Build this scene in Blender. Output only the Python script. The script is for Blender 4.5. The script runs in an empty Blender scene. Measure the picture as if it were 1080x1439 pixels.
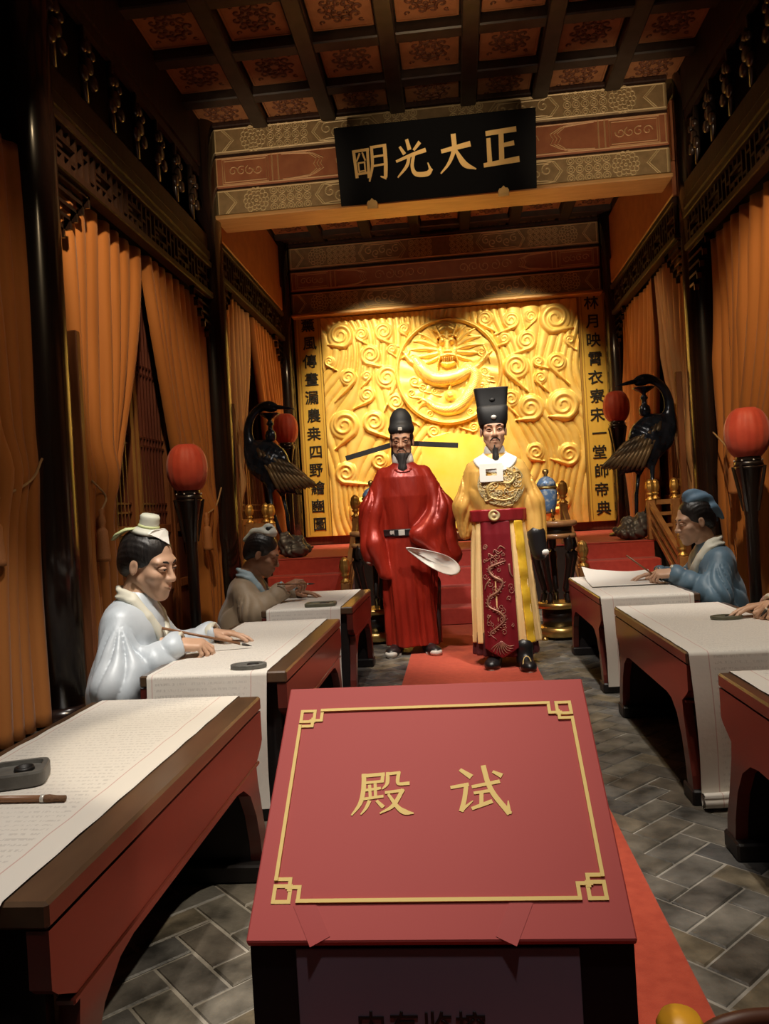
import bpy, math, random
import numpy as np
from mathutils import Matrix, Vector
random.seed(7)
SC = bpy.context.scene
COL = SC.collection
R = math.radians

# ------------------------------------------------------------------ camera
cam_d = bpy.data.cameras.new('camera')
cam = bpy.data.objects.new('camera', cam_d)
COL.objects.link(cam)
SC.camera = cam
cam_d.sensor_fit = 'VERTICAL'
cam_d.sensor_height = 36.0
cam_d.lens = 36.0 * 1080.0 / 1439.0
cam_d.clip_start = 0.02
def cam_matrix(roll, yaw, pitch, loc):
    fw = Vector((-math.sin(yaw)*math.cos(pitch), math.cos(yaw)*math.cos(pitch), math.sin(pitch)))
    r0 = Vector((math.cos(yaw), math.sin(yaw), 0)); u0 = r0.cross(fw)
    rt = math.cos(roll)*r0 - math.sin(roll)*u0
    up = math.sin(roll)*r0 + math.cos(roll)*u0
    m = Matrix((rt, up, -fw)).transposed().to_4x4()
    m.translation = loc
    return m
cam.matrix_world = cam_matrix(R(3.3), R(5.304), R(-0.092), Vector((0, 0, 1.1)))

# ------------------------------------------------------------------ world, lamps, exposure
w = bpy.data.worlds.new('world'); SC.world = w; w.use_nodes = True
w.node_tree.nodes['Background'].inputs[0].default_value = (1.0, 0.78, 0.58, 1)
w.node_tree.nodes['Background'].inputs[1].default_value = 0.010
def spot(loc, target, power, color=(1, .86, .66), angle=60, blend=.6, radius=.06):
    d = bpy.data.lights.new('spotlight', 'SPOT')
    d.energy = power; d.color = color; d.spot_size = R(angle); d.spot_blend = blend; d.shadow_soft_size = radius
    o = bpy.data.objects.new('spotlight', d); COL.objects.link(o)
    o.location = loc
    o.rotation_euler = (Vector(target)-Vector(loc)).to_track_quat('-Z', 'Y').to_euler()
    return o
WARM = (1.0, .72, .40); NEUT = (1.0, .92, .82); YEL = (1.0, .84, .50)
# track spots on the gilded screen
spot((-1.1, 9.5, 4.85), (-.9, 11.1, 2.2), 400, YEL, 66)
spot((1.1, 9.5, 4.85), (.9, 11.1, 2.2), 340, YEL, 66)
spot((-.3, 9.3, 4.85), (-.3, 11.1, 1.6), 560, YEL, 50)
spot((-1.2, 8.3, 4.9), (-.85, 11.1, 1.5), 420, YEL, 52, .8)
spot((1.2, 8.3, 4.9), (.9, 11.1, 1.5), 420, YEL, 52, .8)
# spots on the two standing figures
spot((-.9, 3.2, 4.4), (.0, 5.7, 1.3), 560, NEUT, 34)
spot((1.2, 3.0, 4.4), (.2, 5.6, 1.2), 330, NEUT, 34)
# spots over the desks
spot((-.75, 1.4, 4.6), (-1.0, 1.9, .5), 400, NEUT, 48)
spot((-.1, 1.7, 4.3), (-1.15, 3.35, .65), 470, NEUT, 36)
spot((-.6, 4.2, 4.7), (-1.1, 4.9, .6), 230, NEUT, 40)
spot((.7, 2.4, 4.7), (1.05, 3.3, .6), 350, NEUT, 44)
spot((.7, 4.2, 4.7), (1.2, 5.0, .6), 340, NEUT, 42)
spot((.2, .2, 3.6), (-.05, 1.2, .7), 80, (1, .88, .80), 40)
# floor wash and steps
spot((0, 4.6, 4.8), (0, 7.6, .3), 200, WARM, 60)
spot((1.3, 2.0, 3.4), (-.72, 1.95, 0), 300, (1, .86, .66), 19, .25, .03)
spot((.5, 1.5, 4.9), (.9, 2.6, 0), 170, (1, .84, .62), 60)
# curtains, both long walls
for sx in (-1, 1):
    spot((sx*1.15, 3.3, 4.5), (sx*2.42, 6.0, 2.0), 340+150*(sx > 0), WARM, 42, .7)
    spot((-sx*.8, 8.0, 4.3), (sx*2.4, 9.6, 2.0), 130, WARM, 52, .7)
    spot((-sx*1.0, 1.6, 4.4), (sx*2.4, 3.7, 1.3), 110, WARM, 40, .7)
# beam and coffers
spot((-1.7, 4.6, 2.7), (-1.65, 7.6, 4.5), 210, (1, .80, .54), 34, .8)
spot((1.7, 4.6, 2.7), (1.65, 7.6, 4.5), 210, (1, .80, .54), 34, .8)
spot((0, 3.2, 3.3), (0, 7.6, 4.45), 110, (1, .80, .54), 26, .8)
spot((.02, 5.0, 3.2), (.02, 5.5, 5.1), 62, WARM, 74, .9)
SC.view_settings.view_transform = 'Standard'
SC.view_settings.look = 'None'
SC.view_settings.gamma = 1.0
SC.view_settings.use_curve_mapping = False
SC.view_settings.exposure = 0.0

# ------------------------------------------------------------------ materials
def mat(name, base, rough=.5, metal=0.0, c2=None, scale=8.0, stretch=(1, 1, 1), bump=0.0, bscale=40.0, coat=0.0, sheen=0.0, spec=.5, detail=4.0, lo=.35, hi=.65, rand=0.0, emit=None, trans=0.0, bdist=.01):
    m = bpy.data.materials.new(name); m.use_nodes = True
    nt = m.node_tree; b = nt.nodes['Principled BSDF']
    b.inputs['Base Color'].default_value = (*base, 1)
    b.inputs['Roughness'].default_value = rough
    b.inputs['Metallic'].default_value = metal
    b.inputs['Coat Weight'].default_value = coat
    b.inputs['Coat Roughness'].default_value = .12
    b.inputs['Sheen Weight'].default_value = sheen
    b.inputs['Specular IOR Level'].default_value = spec
    b.inputs['Transmission Weight'].default_value = trans
    if emit:
        b.inputs['Emission Color'].default_value = (*emit[:3], 1); b.inputs['Emission Strength'].default_value = emit[3]
    tc = nt.nodes.new('ShaderNodeTexCoord'); mp = nt.nodes.new('ShaderNodeMapping')
    mp.inputs['Scale'].default_value = stretch
    nt.links.new(tc.outputs['Object'], mp.inputs['Vector'])
    if c2:
        n = nt.nodes.new('ShaderNodeTexNoise'); n.inputs['Scale'].default_value = scale; n.inputs['Detail'].default_value = detail
        nt.links.new(mp.outputs[0], n.inputs['Vector'])
        r = nt.nodes.new('ShaderNodeValToRGB')
        r.color_ramp.elements[0].position = lo; r.color_ramp.elements[1].position = hi
        r.color_ramp.elements[0].color = (*base, 1); r.color_ramp.elements[1].color = (*c2, 1)
        nt.links.new(n.outputs[0], r.inputs[0])
        nt.links.new(r.outputs[0], b.inputs['Base Color'])
    if bump:
        n2 = nt.nodes.new('ShaderNodeTexNoise'); n2.inputs['Scale'].default_value = bscale; n2.inputs['Detail'].default_value = 5
        nt.links.new(mp.outputs[0], n2.inputs['Vector'])
        bp = nt.nodes.new('ShaderNodeBump'); bp.inputs['Strength'].default_value = bump; bp.inputs['Distance'].default_value = bdist
        nt.links.new(n2.outputs[0], bp.inputs['Height']); nt.links.new(bp.outputs[0], b.inputs['Normal'])
    return m

M = {}
M['lacquer'] = mat('black_lacquer', (.012, .007, .006), .22, c2=(.02, .010, .008), scale=3, coat=.5)
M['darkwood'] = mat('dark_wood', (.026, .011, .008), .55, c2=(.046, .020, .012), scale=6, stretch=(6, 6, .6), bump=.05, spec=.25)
M['doorwood'] = mat('door_wood', (.16, .055, .022), .45, c2=(.26, .095, .038), scale=5, stretch=(6, 6, .5), bump=.06)
M['doorpanel'] = mat('door_panel_wood', (.10, .026, .018), .45, c2=(.14, .042, .026), scale=5, stretch=(6, 6, .5), bump=.06)
M['railwood'] = mat('rail_wood', (.30, .14, .055), .35, c2=(.42, .21, .085), scale=6, stretch=(3, 1, 3), bump=.04, coat=.2)
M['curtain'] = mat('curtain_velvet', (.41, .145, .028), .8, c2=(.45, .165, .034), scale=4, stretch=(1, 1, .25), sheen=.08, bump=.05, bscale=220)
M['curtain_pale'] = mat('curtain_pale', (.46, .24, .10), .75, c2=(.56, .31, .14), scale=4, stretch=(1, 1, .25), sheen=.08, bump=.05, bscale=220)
M['lining'] = mat('curtain_lining', (.42, .20, .08), .8)
M['carved'] = mat('carved_band', (.23, .145, .065), .5, c2=(.31, .195, .09), scale=12, bump=.25, bscale=90)
M['carvedline'] = mat('carved_line_gilt', (.62, .45, .23), .42, .15)
M['redband'] = mat('red_band', (.30, .095, .042), .5, c2=(.37, .13, .055), scale=7, bump=.1)
M['redline'] = mat('red_band_line', (.58, .32, .15), .45, .1)
M['soffit'] = mat('soffit_gilt', (.50, .26, .09), .45, .15, c2=(.58, .31, .12), scale=9, stretch=(.4, 3, 3))
M['coffer'] = mat('coffer_panel', (.33, .13, .052), .55, c2=(.40, .17, .07), scale=9, bump=.15, bscale=50)
M['cofferdark'] = mat('coffer_ornament', (.16, .058, .028), .55)
M['coffergrid'] = mat('coffer_grid', (.030, .019, .014), .4, c2=(.05, .033, .024), scale=8)
M['gold'] = mat('gilded_relief', (.86, .55, .13), .42, .32, c2=(.94, .66, .21), scale=5, bump=.12, bscale=70)
M['goldbright'] = mat('gilded_bright', (.93, .68, .22), .36, .38, c2=(.88, .56, .14), scale=9, bump=.10, bscale=120)
M['goldmetal'] = mat('gilt_metal', (.80, .52, .17), .40, .8, bump=.2, bscale=60)
M['brass'] = mat('brass', (.55, .36, .12), .3, .9)
M['throne'] = mat('yellow_silk', (.95, .72, .10), .35, .15, c2=(.98, .80, .2), scale=3)
M['board'] = mat('couplet_board', (.60, .36, .05), .5, c2=(.66, .41, .07), scale=5, stretch=(3, 3, .5))
M['boardframe'] = mat('couplet_frame', (.36, .19, .035), .5)
M['ink'] = mat('ink_black', (.010, .008, .007), .5)
M['placard'] = mat('placard_black', (.005, .005, .006), .6, spec=.12)
M['placardgold'] = mat('placard_gold', (.80, .50, .16), .4, .35)
M['carpet'] = mat('red_carpet', (.46, .055, .022), .95, c2=(.54, .075, .032), scale=30, bump=.25, bscale=400, sheen=.2)
M['stepcarpet'] = mat('step_carpet', (.42, .045, .035), .9, c2=(.48, .06, .045), scale=20, bump=.2, bscale=300, sheen=.2)
M['tabletop'] = mat('table_brown', (.075, .042, .024), .33, c2=(.115, .066, .036), scale=6, stretch=(2, .5, 2), coat=.4)
M['tablered'] = mat('table_red', (.085, .013, .009), .33, c2=(.115, .019, .013), scale=6, stretch=(1, .4, 1), coat=.35)
M['tableblack'] = mat('table_black', (.008, .006, .006), .5)
M['lanternred'] = mat('lantern_red', (.50, .052, .026), .6, c2=(.56, .07, .034), scale=14, bump=.1, bscale=120, sheen=.2)
M['bronze'] = mat('bronze_blue_sheen', (.020, .030, .060), .22, .65, c2=(.045, .065, .125), scale=9, bump=.2, bscale=40)  # blue highlights on the bronze are put into its base colour
M['bronzelit'] = mat('bronze_lit_wing', (.23, .165, .10), .42, .35, c2=(.05, .042, .04), scale=5)  # same bronze in a lighter brown, so the feathers look lit
M['rock'] = mat('dark_rock', (.06, .06, .07), .4, .2, c2=(.13, .13, .145), scale=8, bump=.4, bscale=20)
M['cloisonne'] = mat('cloisonne_blue', (.10, .19, .36), .3, .15, c2=(.40, .46, .50), scale=26, lo=.48, hi=.62, bump=.1)
M['ebony'] = mat('ebony', (.012, .008, .007), .3, coat=.3)
M['inkstone'] = mat('inkstone', (.095, .09, .08), .5, c2=(.14, .135, .12), scale=20, bump=.2)
M['inkgreen'] = mat('inkstone_green', (.095, .09, .055), .5, c2=(.125, .12, .075), scale=20, bump=.2)
M['brownbristle'] = mat('brown_bristle', (.17, .085, .04), .8, bump=.4, bscale=300)
M['brushwood'] = mat('brush_bamboo', (.24, .11, .05), .4)
M['bristle'] = mat('brush_bristle', (.05, .04, .035), .8)
M['skin'] = mat('skin', (.60, .33, .20), .46, c2=(.64, .37, .235), scale=14, bump=.04, bscale=160)
M['skindark'] = mat('skin_tan', (.42, .21, .12), .5, c2=(.47, .25, .15), scale=14, bump=.06, bscale=140)
M['skinpale'] = mat('skin_pale', (.58, .35, .23), .46, c2=(.63, .39, .26), scale=14, bump=.04, bscale=160)
M['lip'] = mat('lip', (.42, .14, .10), .45)
M['eyewhite'] = mat('eye_white', (.62, .56, .50), .25)
M['iris'] = mat('eye_iris', (.012, .008, .006), .15)
M['hair'] = mat('black_hair', (.010, .008, .008), .42, c2=(.022, .018, .016), scale=40, stretch=(1, 1, .2), bump=.3, bscale=90)
M['beard'] = mat('beard_hair', (.020, .017, .016), .7, c2=(.045, .04, .038), scale=50, stretch=(2, 2, .2), bump=.4, bscale=120)
M['hat'] = mat('black_gauze_hat', (.010, .010, .010), .6, c2=(.018, .018, .019), scale=8, bump=.15, bscale=200)
M['silver'] = mat('silver_plate', (.66, .64, .58), .35, .25)
M['redsatin'] = mat('red_satin', (.35, .026, .013), .34, .22, c2=(.25, .015, .008), scale=5, stretch=(2.2, 2.2, .6), bump=.28, bscale=7, bdist=.03)
M['redtrim'] = mat('red_satin_trim', (.30, .02, .012), .35, .15)
M['yellowsatin'] = mat('yellow_satin', (.84, .50, .13), .40, .22, c2=(.74, .40, .08), scale=5, stretch=(2.2, 2.2, .6), bump=.28, bscale=7, bdist=.03)
M['yellowcloth'] = mat('yellow_cloth', (.90, .60, .25), .6, c2=(.92, .65, .29), scale=5, bump=.1, bscale=30)
M['yellowstrip'] = mat('yellow_strip_satin', (.94, .60, .05), .35, .1, c2=(.82, .48, .03), scale=20)
M['crimson'] = mat('crimson_satin', (.18, .010, .016), .36, .1, c2=(.23, .014, .022), scale=5)
M['crimsonbelt'] = mat('crimson_belt', (.33, .018, .024), .38, .1)
M['maroon'] = mat('maroon_hem', (.07, .012, .016), .6, c2=(.11, .02, .024), scale=12)
M['embroid'] = mat('gold_embroidery', (.62, .42, .13), .40, .3, c2=(.62, .46, .20), scale=60)
M['embroidsilver'] = mat('silver_embroidery', (.58, .48, .28), .45, .15, c2=(.62, .46, .18), scale=40)
M['embroidred'] = mat('dim_embroidery', (.42, .22, .13), .42, .3, c2=(.32, .12, .10), scale=40)
M['whitecloth'] = mat('white_cloth', (.82, .80, .74), .65, c2=(.76, .74, .68), scale=6)
M['whiterobe'] = mat('pale_blue_silk', (.50, .56, .62), .46, .05, c2=(.60, .65, .70), scale=3, stretch=(2.2, 2.2, .7), bump=.16, bscale=6, bdist=.03)
M['creamcollar'] = mat('cream_collar', (.68, .66, .55), .55)
M['beigerobe'] = mat('beige_robe', (.30, .22, .14), .6, c2=(.35, .26, .17), scale=4, sheen=.2, stretch=(2, 2, .7), bump=.2, bscale=6, bdist=.03)
M['bluecollar'] = mat('pale_blue_collar', (.36, .48, .54), .6)
M['bluerobe'] = mat('blue_robe', (.085, .155, .22), .5, c2=(.11, .19, .26), scale=4, sheen=.2, stretch=(2, 2, .7), bump=.2, bscale=6, bdist=.03)
M['bluedark'] = mat('blue_robe_dark', (.05, .075, .10), .5)
M['bluehat'] = mat('blue_kerchief', (.10, .19, .29), .6, c2=(.14, .24, .34), scale=8)
M['creamhat'] = mat('cream_kerchief', (.66, .66, .58), .6, c2=(.60, .62, .46), scale=6)
M['greenhat'] = mat('green_ribbon', (.55, .60, .30), .6)
M['pinkrobe'] = mat('dusky_pink_robe', (.52, .36, .32), .5, c2=(.56, .41, .37), scale=4)
M['boot'] = mat('black_boot', (.012, .011, .012), .35)
M['sole'] = mat('white_sole', (.65, .62, .56), .6)
M['trouser'] = mat('dark_trouser', (.05, .032, .035), .7)
M['signred'] = mat('sign_red', (.45, .072, .068), .6, c2=(.47, .078, .073), scale=2, spec=.25)
M['signgold'] = mat('sign_gold_print', (.86, .64, .23), .6, spec=.2)
M['lecternblack'] = mat('lectern_black', (.006, .005, .007), .5, spec=.25)
M['notice'] = mat('laminated_notice', (.24, .18, .25), .22, c2=(.27, .20, .27), scale=3, coat=.5)
M['tape'] = mat('clear_tape', (.42, .05, .047), .5, spec=.25)
M['tassel'] = mat('tassel', (.42, .17, .06), .7, bump=.3, bscale=120)
M['rope'] = mat('tieback_rope', (.48, .32, .17), .7, bump=.3, bscale=200)
M['grout'] = mat('grout', (.17, .155, .13), .85, c2=(.40, .37, .32), scale=9)
M['plaster'] = mat('dark_wall', (.022, .012, .009), .6, c2=(.035, .019, .013), scale=4)
M['cloudwood'] = mat('cloud_bracket', (.045, .028, .02), .28, coat=.5)
M['thread'] = mat('dark_thread', (.02, .015, .012), .8)
M['wastewood'] = mat('post_wood', (.10, .035, .018), .45)
M['amber'] = mat('amber_cap', (.85, .42, .03), .4)

def paper_mat():
    m = mat('paper_scroll', (.66, .62, .56), .75, bump=.06, bscale=60)
    nt = m.node_tree; b = nt.nodes['Principled BSDF']
    at = nt.nodes.new('ShaderNodeUVMap')
    sx = nt.nodes.new('ShaderNodeSeparateXYZ'); nt.links.new(at.outputs[0], sx.inputs[0])
    def math_(op, a, b_=None, c=None):
        n = nt.nodes.new('ShaderNodeMath'); n.operation = op
        for i, v in enumerate((a, b_, c)):
            if v is None: continue
            if isinstance(v, (int, float)): n.inputs[i].default_value = v
            else: nt.links.new(v, n.inputs[i])
        return n.outputs[0]
    u, v = sx.outputs[0], sx.outputs[1]       # metres across, metres along
    # columns of small brush writing: rows run across the sheet
    rows = math_('LESS_THAN', math_('FRACT', math_('MULTIPLY', v, 46.0)), .42)
    nz = nt.nodes.new('ShaderNodeTexNoise'); nz.inputs['Scale'].default_value = 1.0; nz.inputs['Detail'].default_value = 2
    mp = nt.nodes.new('ShaderNodeMapping'); mp.inputs['Scale'].default_value = (170, 60, 1)
    nt.links.new(at.outputs[0], mp.inputs[0]); nt.links.new(mp.outputs[0], nz.inputs['Vector'])
    dots = math_('GREATER_THAN', nz.outputs[0], .5)
    inside = math_('MULTIPLY', math_('GREATER_THAN', u, .03), math_('LESS_THAN', u, .385))
    nz2 = nt.nodes.new('ShaderNodeTexNoise'); nz2.inputs['Scale'].default_value = 3.2
    nt.links.new(at.outputs[0], nz2.inputs['Vector'])
    text = math_('MULTIPLY', math_('MULTIPLY', math_('MULTIPLY', rows, dots), inside), math_('MULTIPLY', nz2.outputs[0], .46))
    l1 = math_('LESS_THAN', math_('ABSOLUTE', math_('SUBTRACT', u, .40)), .0016)
    l2 = math_('LESS_THAN', math_('ABSOLUTE', math_('SUBTRACT', u, .02)), .0016)
    line = math_('MULTIPLY', math_('ADD', l1, l2), .6)
    mx = nt.nodes.new('ShaderNodeMix'); mx.data_type = 'RGBA'
    mx.inputs[6].default_value = (.66, .62, .56, 1); mx.inputs[7].default_value = (.22, .19, .18, 1)
    nt.links.new(text, mx.inputs[0])
    m2 = nt.nodes.new('ShaderNodeMix'); m2.data_type = 'RGBA'
    m2.inputs[7].default_value = (.46, .20, .18, 1)
    nt.links.new(mx.outputs[2], m2.inputs[6]); nt.links.new(line, m2.inputs[0])
    nt.links.new(m2.outputs[2], b.inputs['Base Color'])
    return m
M['paper'] = paper_mat()
M['plainpaper'] = mat('plain_paper', (.72, .69, .64), .7)

def tile_mat():
    m = mat('stone_tile', (.1, .1, .1), .5, bump=.5, bscale=28)
    nt = m.node_tree; b = nt.nodes['Principled BSDF']
    oi = nt.nodes.new('ShaderNodeObjectInfo'); rp = nt.nodes.new('ShaderNodeValToRGB')
    e = rp.color_ramp.elements
    e[0].color = (.095, .092, .088, 1); e[1].color = (.23, .20, .155, 1)
    for p, c in ((.2, (.14, .134, .124, 1)), (.42, (.20, .18, .145, 1)), (.55, (.12, .098, .072, 1)), (.7, (.17, .16, .145, 1)), (.85, (.21, .17, .11, 1))):
        x = rp.color_ramp.elements.new(p); x.color = c
    ge = nt.nodes.new('ShaderNodeNewGeometry')
    wn = nt.nodes.new('ShaderNodeMath'); wn.operation = 'ADD'
    nt.links.new(oi.outputs['Random'], wn.inputs[0]); nt.links.new(ge.outputs['Random Per Island'], wn.inputs[1])
    fr = nt.nodes.new('ShaderNodeMath'); fr.operation = 'FRACT'; nt.links.new(wn.outputs[0], fr.inputs[0])
    nt.links.new(fr.outputs[0], rp.inputs[0])
    n = nt.nodes.new('ShaderNodeTexNoise'); n.inputs['Scale'].default_value = 9; n.inputs['Detail'].default_value = 8
    nt.links.new(ge.outputs['Position'], n.inputs['Vector'])
    mr = nt.nodes.new('ShaderNodeMapRange'); mr.inputs[1].default_value = .3; mr.inputs[2].default_value = .72; mr.inputs[3].default_value = .22; mr.inputs[4].default_value = 1.25
    nt.links.new(n.outputs[0], mr.inputs[0])
    mx = nt.nodes.new('ShaderNodeMix'); mx.data_type = 'RGBA'; mx.blend_type = 'MULTIPLY'; mx.inputs[0].default_value = 1
    nt.links.new(rp.outputs[0], mx.inputs[6]); nt.links.new(mr.outputs[0], mx.inputs[7])
    nt.links.new(mx.outputs[2], b.inputs['Base Color'])
    return m
M['tile'] = tile_mat()

# ------------------------------------------------------------------ object helpers
def link_mesh(name, verts, faces, m, parent=None, smooth=False, uvs=None, mats=None, midx=None):
    me = bpy.data.meshes.new(name)
    if isinstance(verts, np.ndarray): verts = verts.tolist()
    if isinstance(faces, np.ndarray): faces = faces.tolist()
    me.from_pydata(verts, [], faces)
    if mats:
        for x in mats: me.materials.append(x)
        if midx is not None: me.polygons.foreach_set('material_index', midx)
    else: me.materials.append(m)
    if smooth: me.polygons.foreach_set('use_smooth', [True]*len(me.polygons))
    if uvs is not None:
        uv = me.uv_layers.new(name='UVMap')
        li = np.zeros(len(me.loops), np.int32); me.loops.foreach_get('vertex_index', li)
        uv.data.foreach_set('uv', np.asarray(uvs, np.float32)[li].ravel())
    me.update()
    o = bpy.data.objects.new(name, me); COL.objects.link(o)
    if parent is not None: o.parent = parent
    return o
def tag(o, label=None, cat=None, group=None, kind=None):
    if label: o['label'] = label
    if cat: o['category'] = cat
    if group: o['group'] = group
    if kind: o['kind'] = kind
    return o
def thing(name, label, cat, loc=(0, 0, 0), rz=0.0, group=None):
    o = bpy.data.objects.new(name, None); COL.objects.link(o)
    o.location = loc; o.rotation_euler = (0, 0, rz); o.empty_display_size = .1
    return tag(o, label, cat, group)
def copy_tree(o, parent=None):
    c = o.copy(); COL.objects.link(c); c.parent = parent
    for ch in list(o.children): copy_tree(ch, c)
    return c

class MB:
    def __init__(s): s.v = []; s.f = []
    def add(s, vs, fs):
        n = len(s.v); s.v.extend([tuple(p) for p in vs]); s.f.extend([tuple(i+n for i in f) for f in fs]); return s
    def box(s, lo, hi, bev=0.0, rot=None, org=(0, 0, 0)):
        x0, y0, z0 = lo; x1, y1, z1 = hi
        if bev <= 0:
            vs = [(x, y, z) for z in (z0, z1) for y in (y0, y1) for x in (x0, x1)]
            fs = [(0, 2, 3, 1), (4, 5, 7, 6), (0, 1, 5, 4), (2, 6, 7, 3), (0, 4, 6, 2), (1, 3, 7, 5)]
        else:
            b = min(bev, (x1-x0)*.45, (y1-y0)*.45, (z1-z0)*.45)
            vs = []; fs = []
            def ring(z, i): return [(x0+i, y0+b, z), (x0+b, y0+i, z), (x1-b, y0+i, z), (x1-i, y0+b, z), (x1-i, y1-b, z), (x1-b, y1-i, z), (x0+b, y1-i, z), (x0+i, y1-b, z)]
            def ring_in(z): return [(x0+b, y0+b, z), (x0+b, y0+b, z), (x1-b, y0+b, z), (x1-b, y0+b, z), (x1-b, y1-b, z), (x1-b, y1-b, z), (x0+b, y1-b, z), (x0+b, y1-b, z)]
            vs = ring_in(z0)+ring(z0+b, 0)+ring(z1-b, 0)+ring_in(z1)
            fs = [tuple(range(7, -1, -1)), tuple(range(24, 32))]
            for k in range(3):
                for i in range(8):
                    j = (i+1) % 8; fs.append((k*8+i, k*8+j, k*8+8+j, k*8+8+i))
        if rot is not None: vs = [tuple(rot @ Vector(v)+Vector(org)) for v in vs]
        return s.add(vs, fs)
    def bar(s, a, b, wx, wz, up=(0, 0, 1)):
        a = Vector(a); b = Vector(b); d = (b-a).normalized(); u = Vector(up)
        sd = d.cross(u)
        if sd.length < 1e-5: sd = d.cross(Vector((0, 1, 0)))
        sd.normalize(); u = sd.cross(d)
        vs = [p+sd*(wx*.5*i)+u*(wz*.5*j) for p in (a, b) for j in (-1, 1) for i in (-1, 1)]
        return s.add(vs, [(0, 1, 3, 2), (4, 6, 7, 5), (0, 4, 5, 1), (2, 3, 7, 6), (0, 2, 6, 4), (1, 5, 7, 3)])
    def tube(s, pts, rad, seg=8, cap=True, flat=1.0, up=(0, 0, 1), closed=False):
        P = [Vector(p) for p in pts]; n = len(P)
        rs = list(rad) if hasattr(rad, '__len__') else [rad]*n
        base = len(s.v); u = Vector(up)
        for i, p in enumerate(P):
            if closed: d = P[(i+1) % n]-P[i-1]
            else: d = P[min(i+1, n-1)]-P[max(i-1, 0)]
            d.normalize()
            sd = d.cross(u)
            if sd.length < 1e-4: sd = d.cross(Vector((1, .01, 0)))
            sd.normalize(); uu = sd.cross(d)
            for k in range(seg):
                a = 2*math.pi*k/seg
                s.v.append(tuple(p+sd*math.cos(a)*rs[i]+uu*math.sin(a)*rs[i]*flat))
        m = n if closed else n-1
        for i in range(m):
            j = (i+1) % n
            for k in range(seg):
                l = (k+1) % seg
                s.f.append((base+i*seg+k, base+i*seg+l, base+j*seg+l, base+j*seg+k))
        if cap and not closed:
            s.f.append(tuple(base+k for k in range(seg-1, -1, -1))); s.f.append(tuple(base+(n-1)*seg+k for k in range(seg)))
        return s
    def lathe(s, prof, seg=24, c=(0, 0, 0), lobes=0, amp=0.0, sx=1.0, sy=1.0, caps=True):
        base = len(s.v); n = len(prof)
        for r, z in prof:
            for k in range(seg):
                a = 2*math.pi*k/seg
                q = r*(1+amp*(abs(math.cos(a*lobes*.5))-.6)) if lobes else r
                s.v.append((c[0]+q*math.cos(a)*sx, c[1]+q*math.sin(a)*sy, c[2]+z))
        for i in range(n-1):
            for k in range(seg):
                l = (k+1) % seg
                s.f.append((base+i*seg+k, base+i*seg+l, base+(i+1)*seg+l, base+(i+1)*seg+k))
        if caps and prof[0][0] > 1e-5: s.f.append(tuple(base+k for k in range(seg-1, -1, -1)))
        if caps and prof[-1][0] > 1e-5: s.f.append(tuple(base+(n-1)*seg+k for k in range(seg)))
        return s
    def prism(s, poly, fn, t0, t1):
        """poly: 2D outline (ccw); fn(u, v, t) -> 3D point"""
        n = len(poly)
        vs = [fn(u, v, t0) for u, v in poly]+[fn(u, v, t1) for u, v in poly]
        fs = [tuple(range(n-1, -1, -1)), tuple(range(n, 2*n))]+[(i, (i+1) % n, n+(i+1) % n, n+i) for i in range(n)]
        return s.add(vs, fs)
    def build(s, name, m, parent=None, smooth=False): return link_mesh(name, s.v, s.f, m, parent, smooth)

def spline(pts, n=8):
    """Catmull-Rom through points (any dimension)"""
    P = [np.array(p, float) for p in pts]
    if len(P) < 3:
        return [P[0]+(P[-1]-P[0])*t for t in np.linspace(0, 1, n+1)]
    Q = [2*P[0]-P[1]]+P+[2*P[-1]-P[-2]]
    out = []
    for i in range(1, len(Q)-2):
        for k in range(n):
            t = k/n
            out.append(.5*((2*Q[i])+(-Q[i-1]+Q[i+1])*t+(2*Q[i-1]-5*Q[i]+4*Q[i+1]-Q[i+2])*t*t+(-Q[i-1]+3*Q[i]-3*Q[i+1]+Q[i+2])*t**3))
    out.append(P[-1]); return out

def brush_glyph(mb, strokes, fn, t0=0.0, t1=.004):
    """strokes: lists of (u, v, width); each becomes one raised tapered brush stroke"""
    for si, st in enumerate(strokes):
        t1 = t1+(t1-t0)*.03
        pts = spline(st, 6) if len(st) > 2 else [np.array(p, float) for p in st]
        L = []; Rr = []
        for i, p in enumerate(pts):
            d = pts[min(i+1, len(pts)-1)][:2]-pts[max(i-1, 0)][:2]
            d = d/(np.linalg.norm(d)+1e-9); nrm = np.array((-d[1], d[0]))
            e = 0.0
            q = p[:2].copy()
            if i == 0: q = q-d*p[2]*.30
            if i == len(pts)-1: q = q+d*p[2]*.30
            L.append(q+nrm*p[2]*.5); Rr.append(q-nrm*p[2]*.5)
        n = len(pts)
        vs = [fn(*L[i], t) if s_ else fn(*Rr[i], t) for t in (t0, t1) for i in range(n) for s_ in (1, 0)]
        fs = []
        for i in range(n-1):
            a = 2*i; b = 2*n+2*i
            fs += [(b, b+1, b+3, b+2), (a, a+2, a+3, a+1), (a, b, b+2, a+2), (a+1, a+3, b+3, b+1)]
        fs += [(0, 1, 2*n+1, 2*n), (2*n-2, 4*n-2, 4*n-1, 2*n-1)]
        mb.add(vs, fs)

def text_mesh(name, body, size, m, parent, bold=0.0, depth=.003):
    cu = bpy.data.curves.new(name, 'FONT'); cu.body = body; cu.size = size
    cu.align_x = 'CENTER'; cu.align_y = 'CENTER'; cu.extrude = depth; cu.bevel_depth = bold; cu.bevel_resolution = 0; cu.resolution_u = 3
    o = bpy.data.objects.new(name, cu); COL.objects.link(o)
    dg = bpy.context.evaluated_depsgraph_get()
    me = bpy.data.meshes.new_from_object(o.evaluated_get(dg))
    bpy.data.objects.remove(o); bpy.data.curves.remove(cu)
    me.materials.clear(); me.materials.append(m)
    q = bpy.data.objects.new(name, me); COL.objects.link(q); q.parent = parent
    return q

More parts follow.
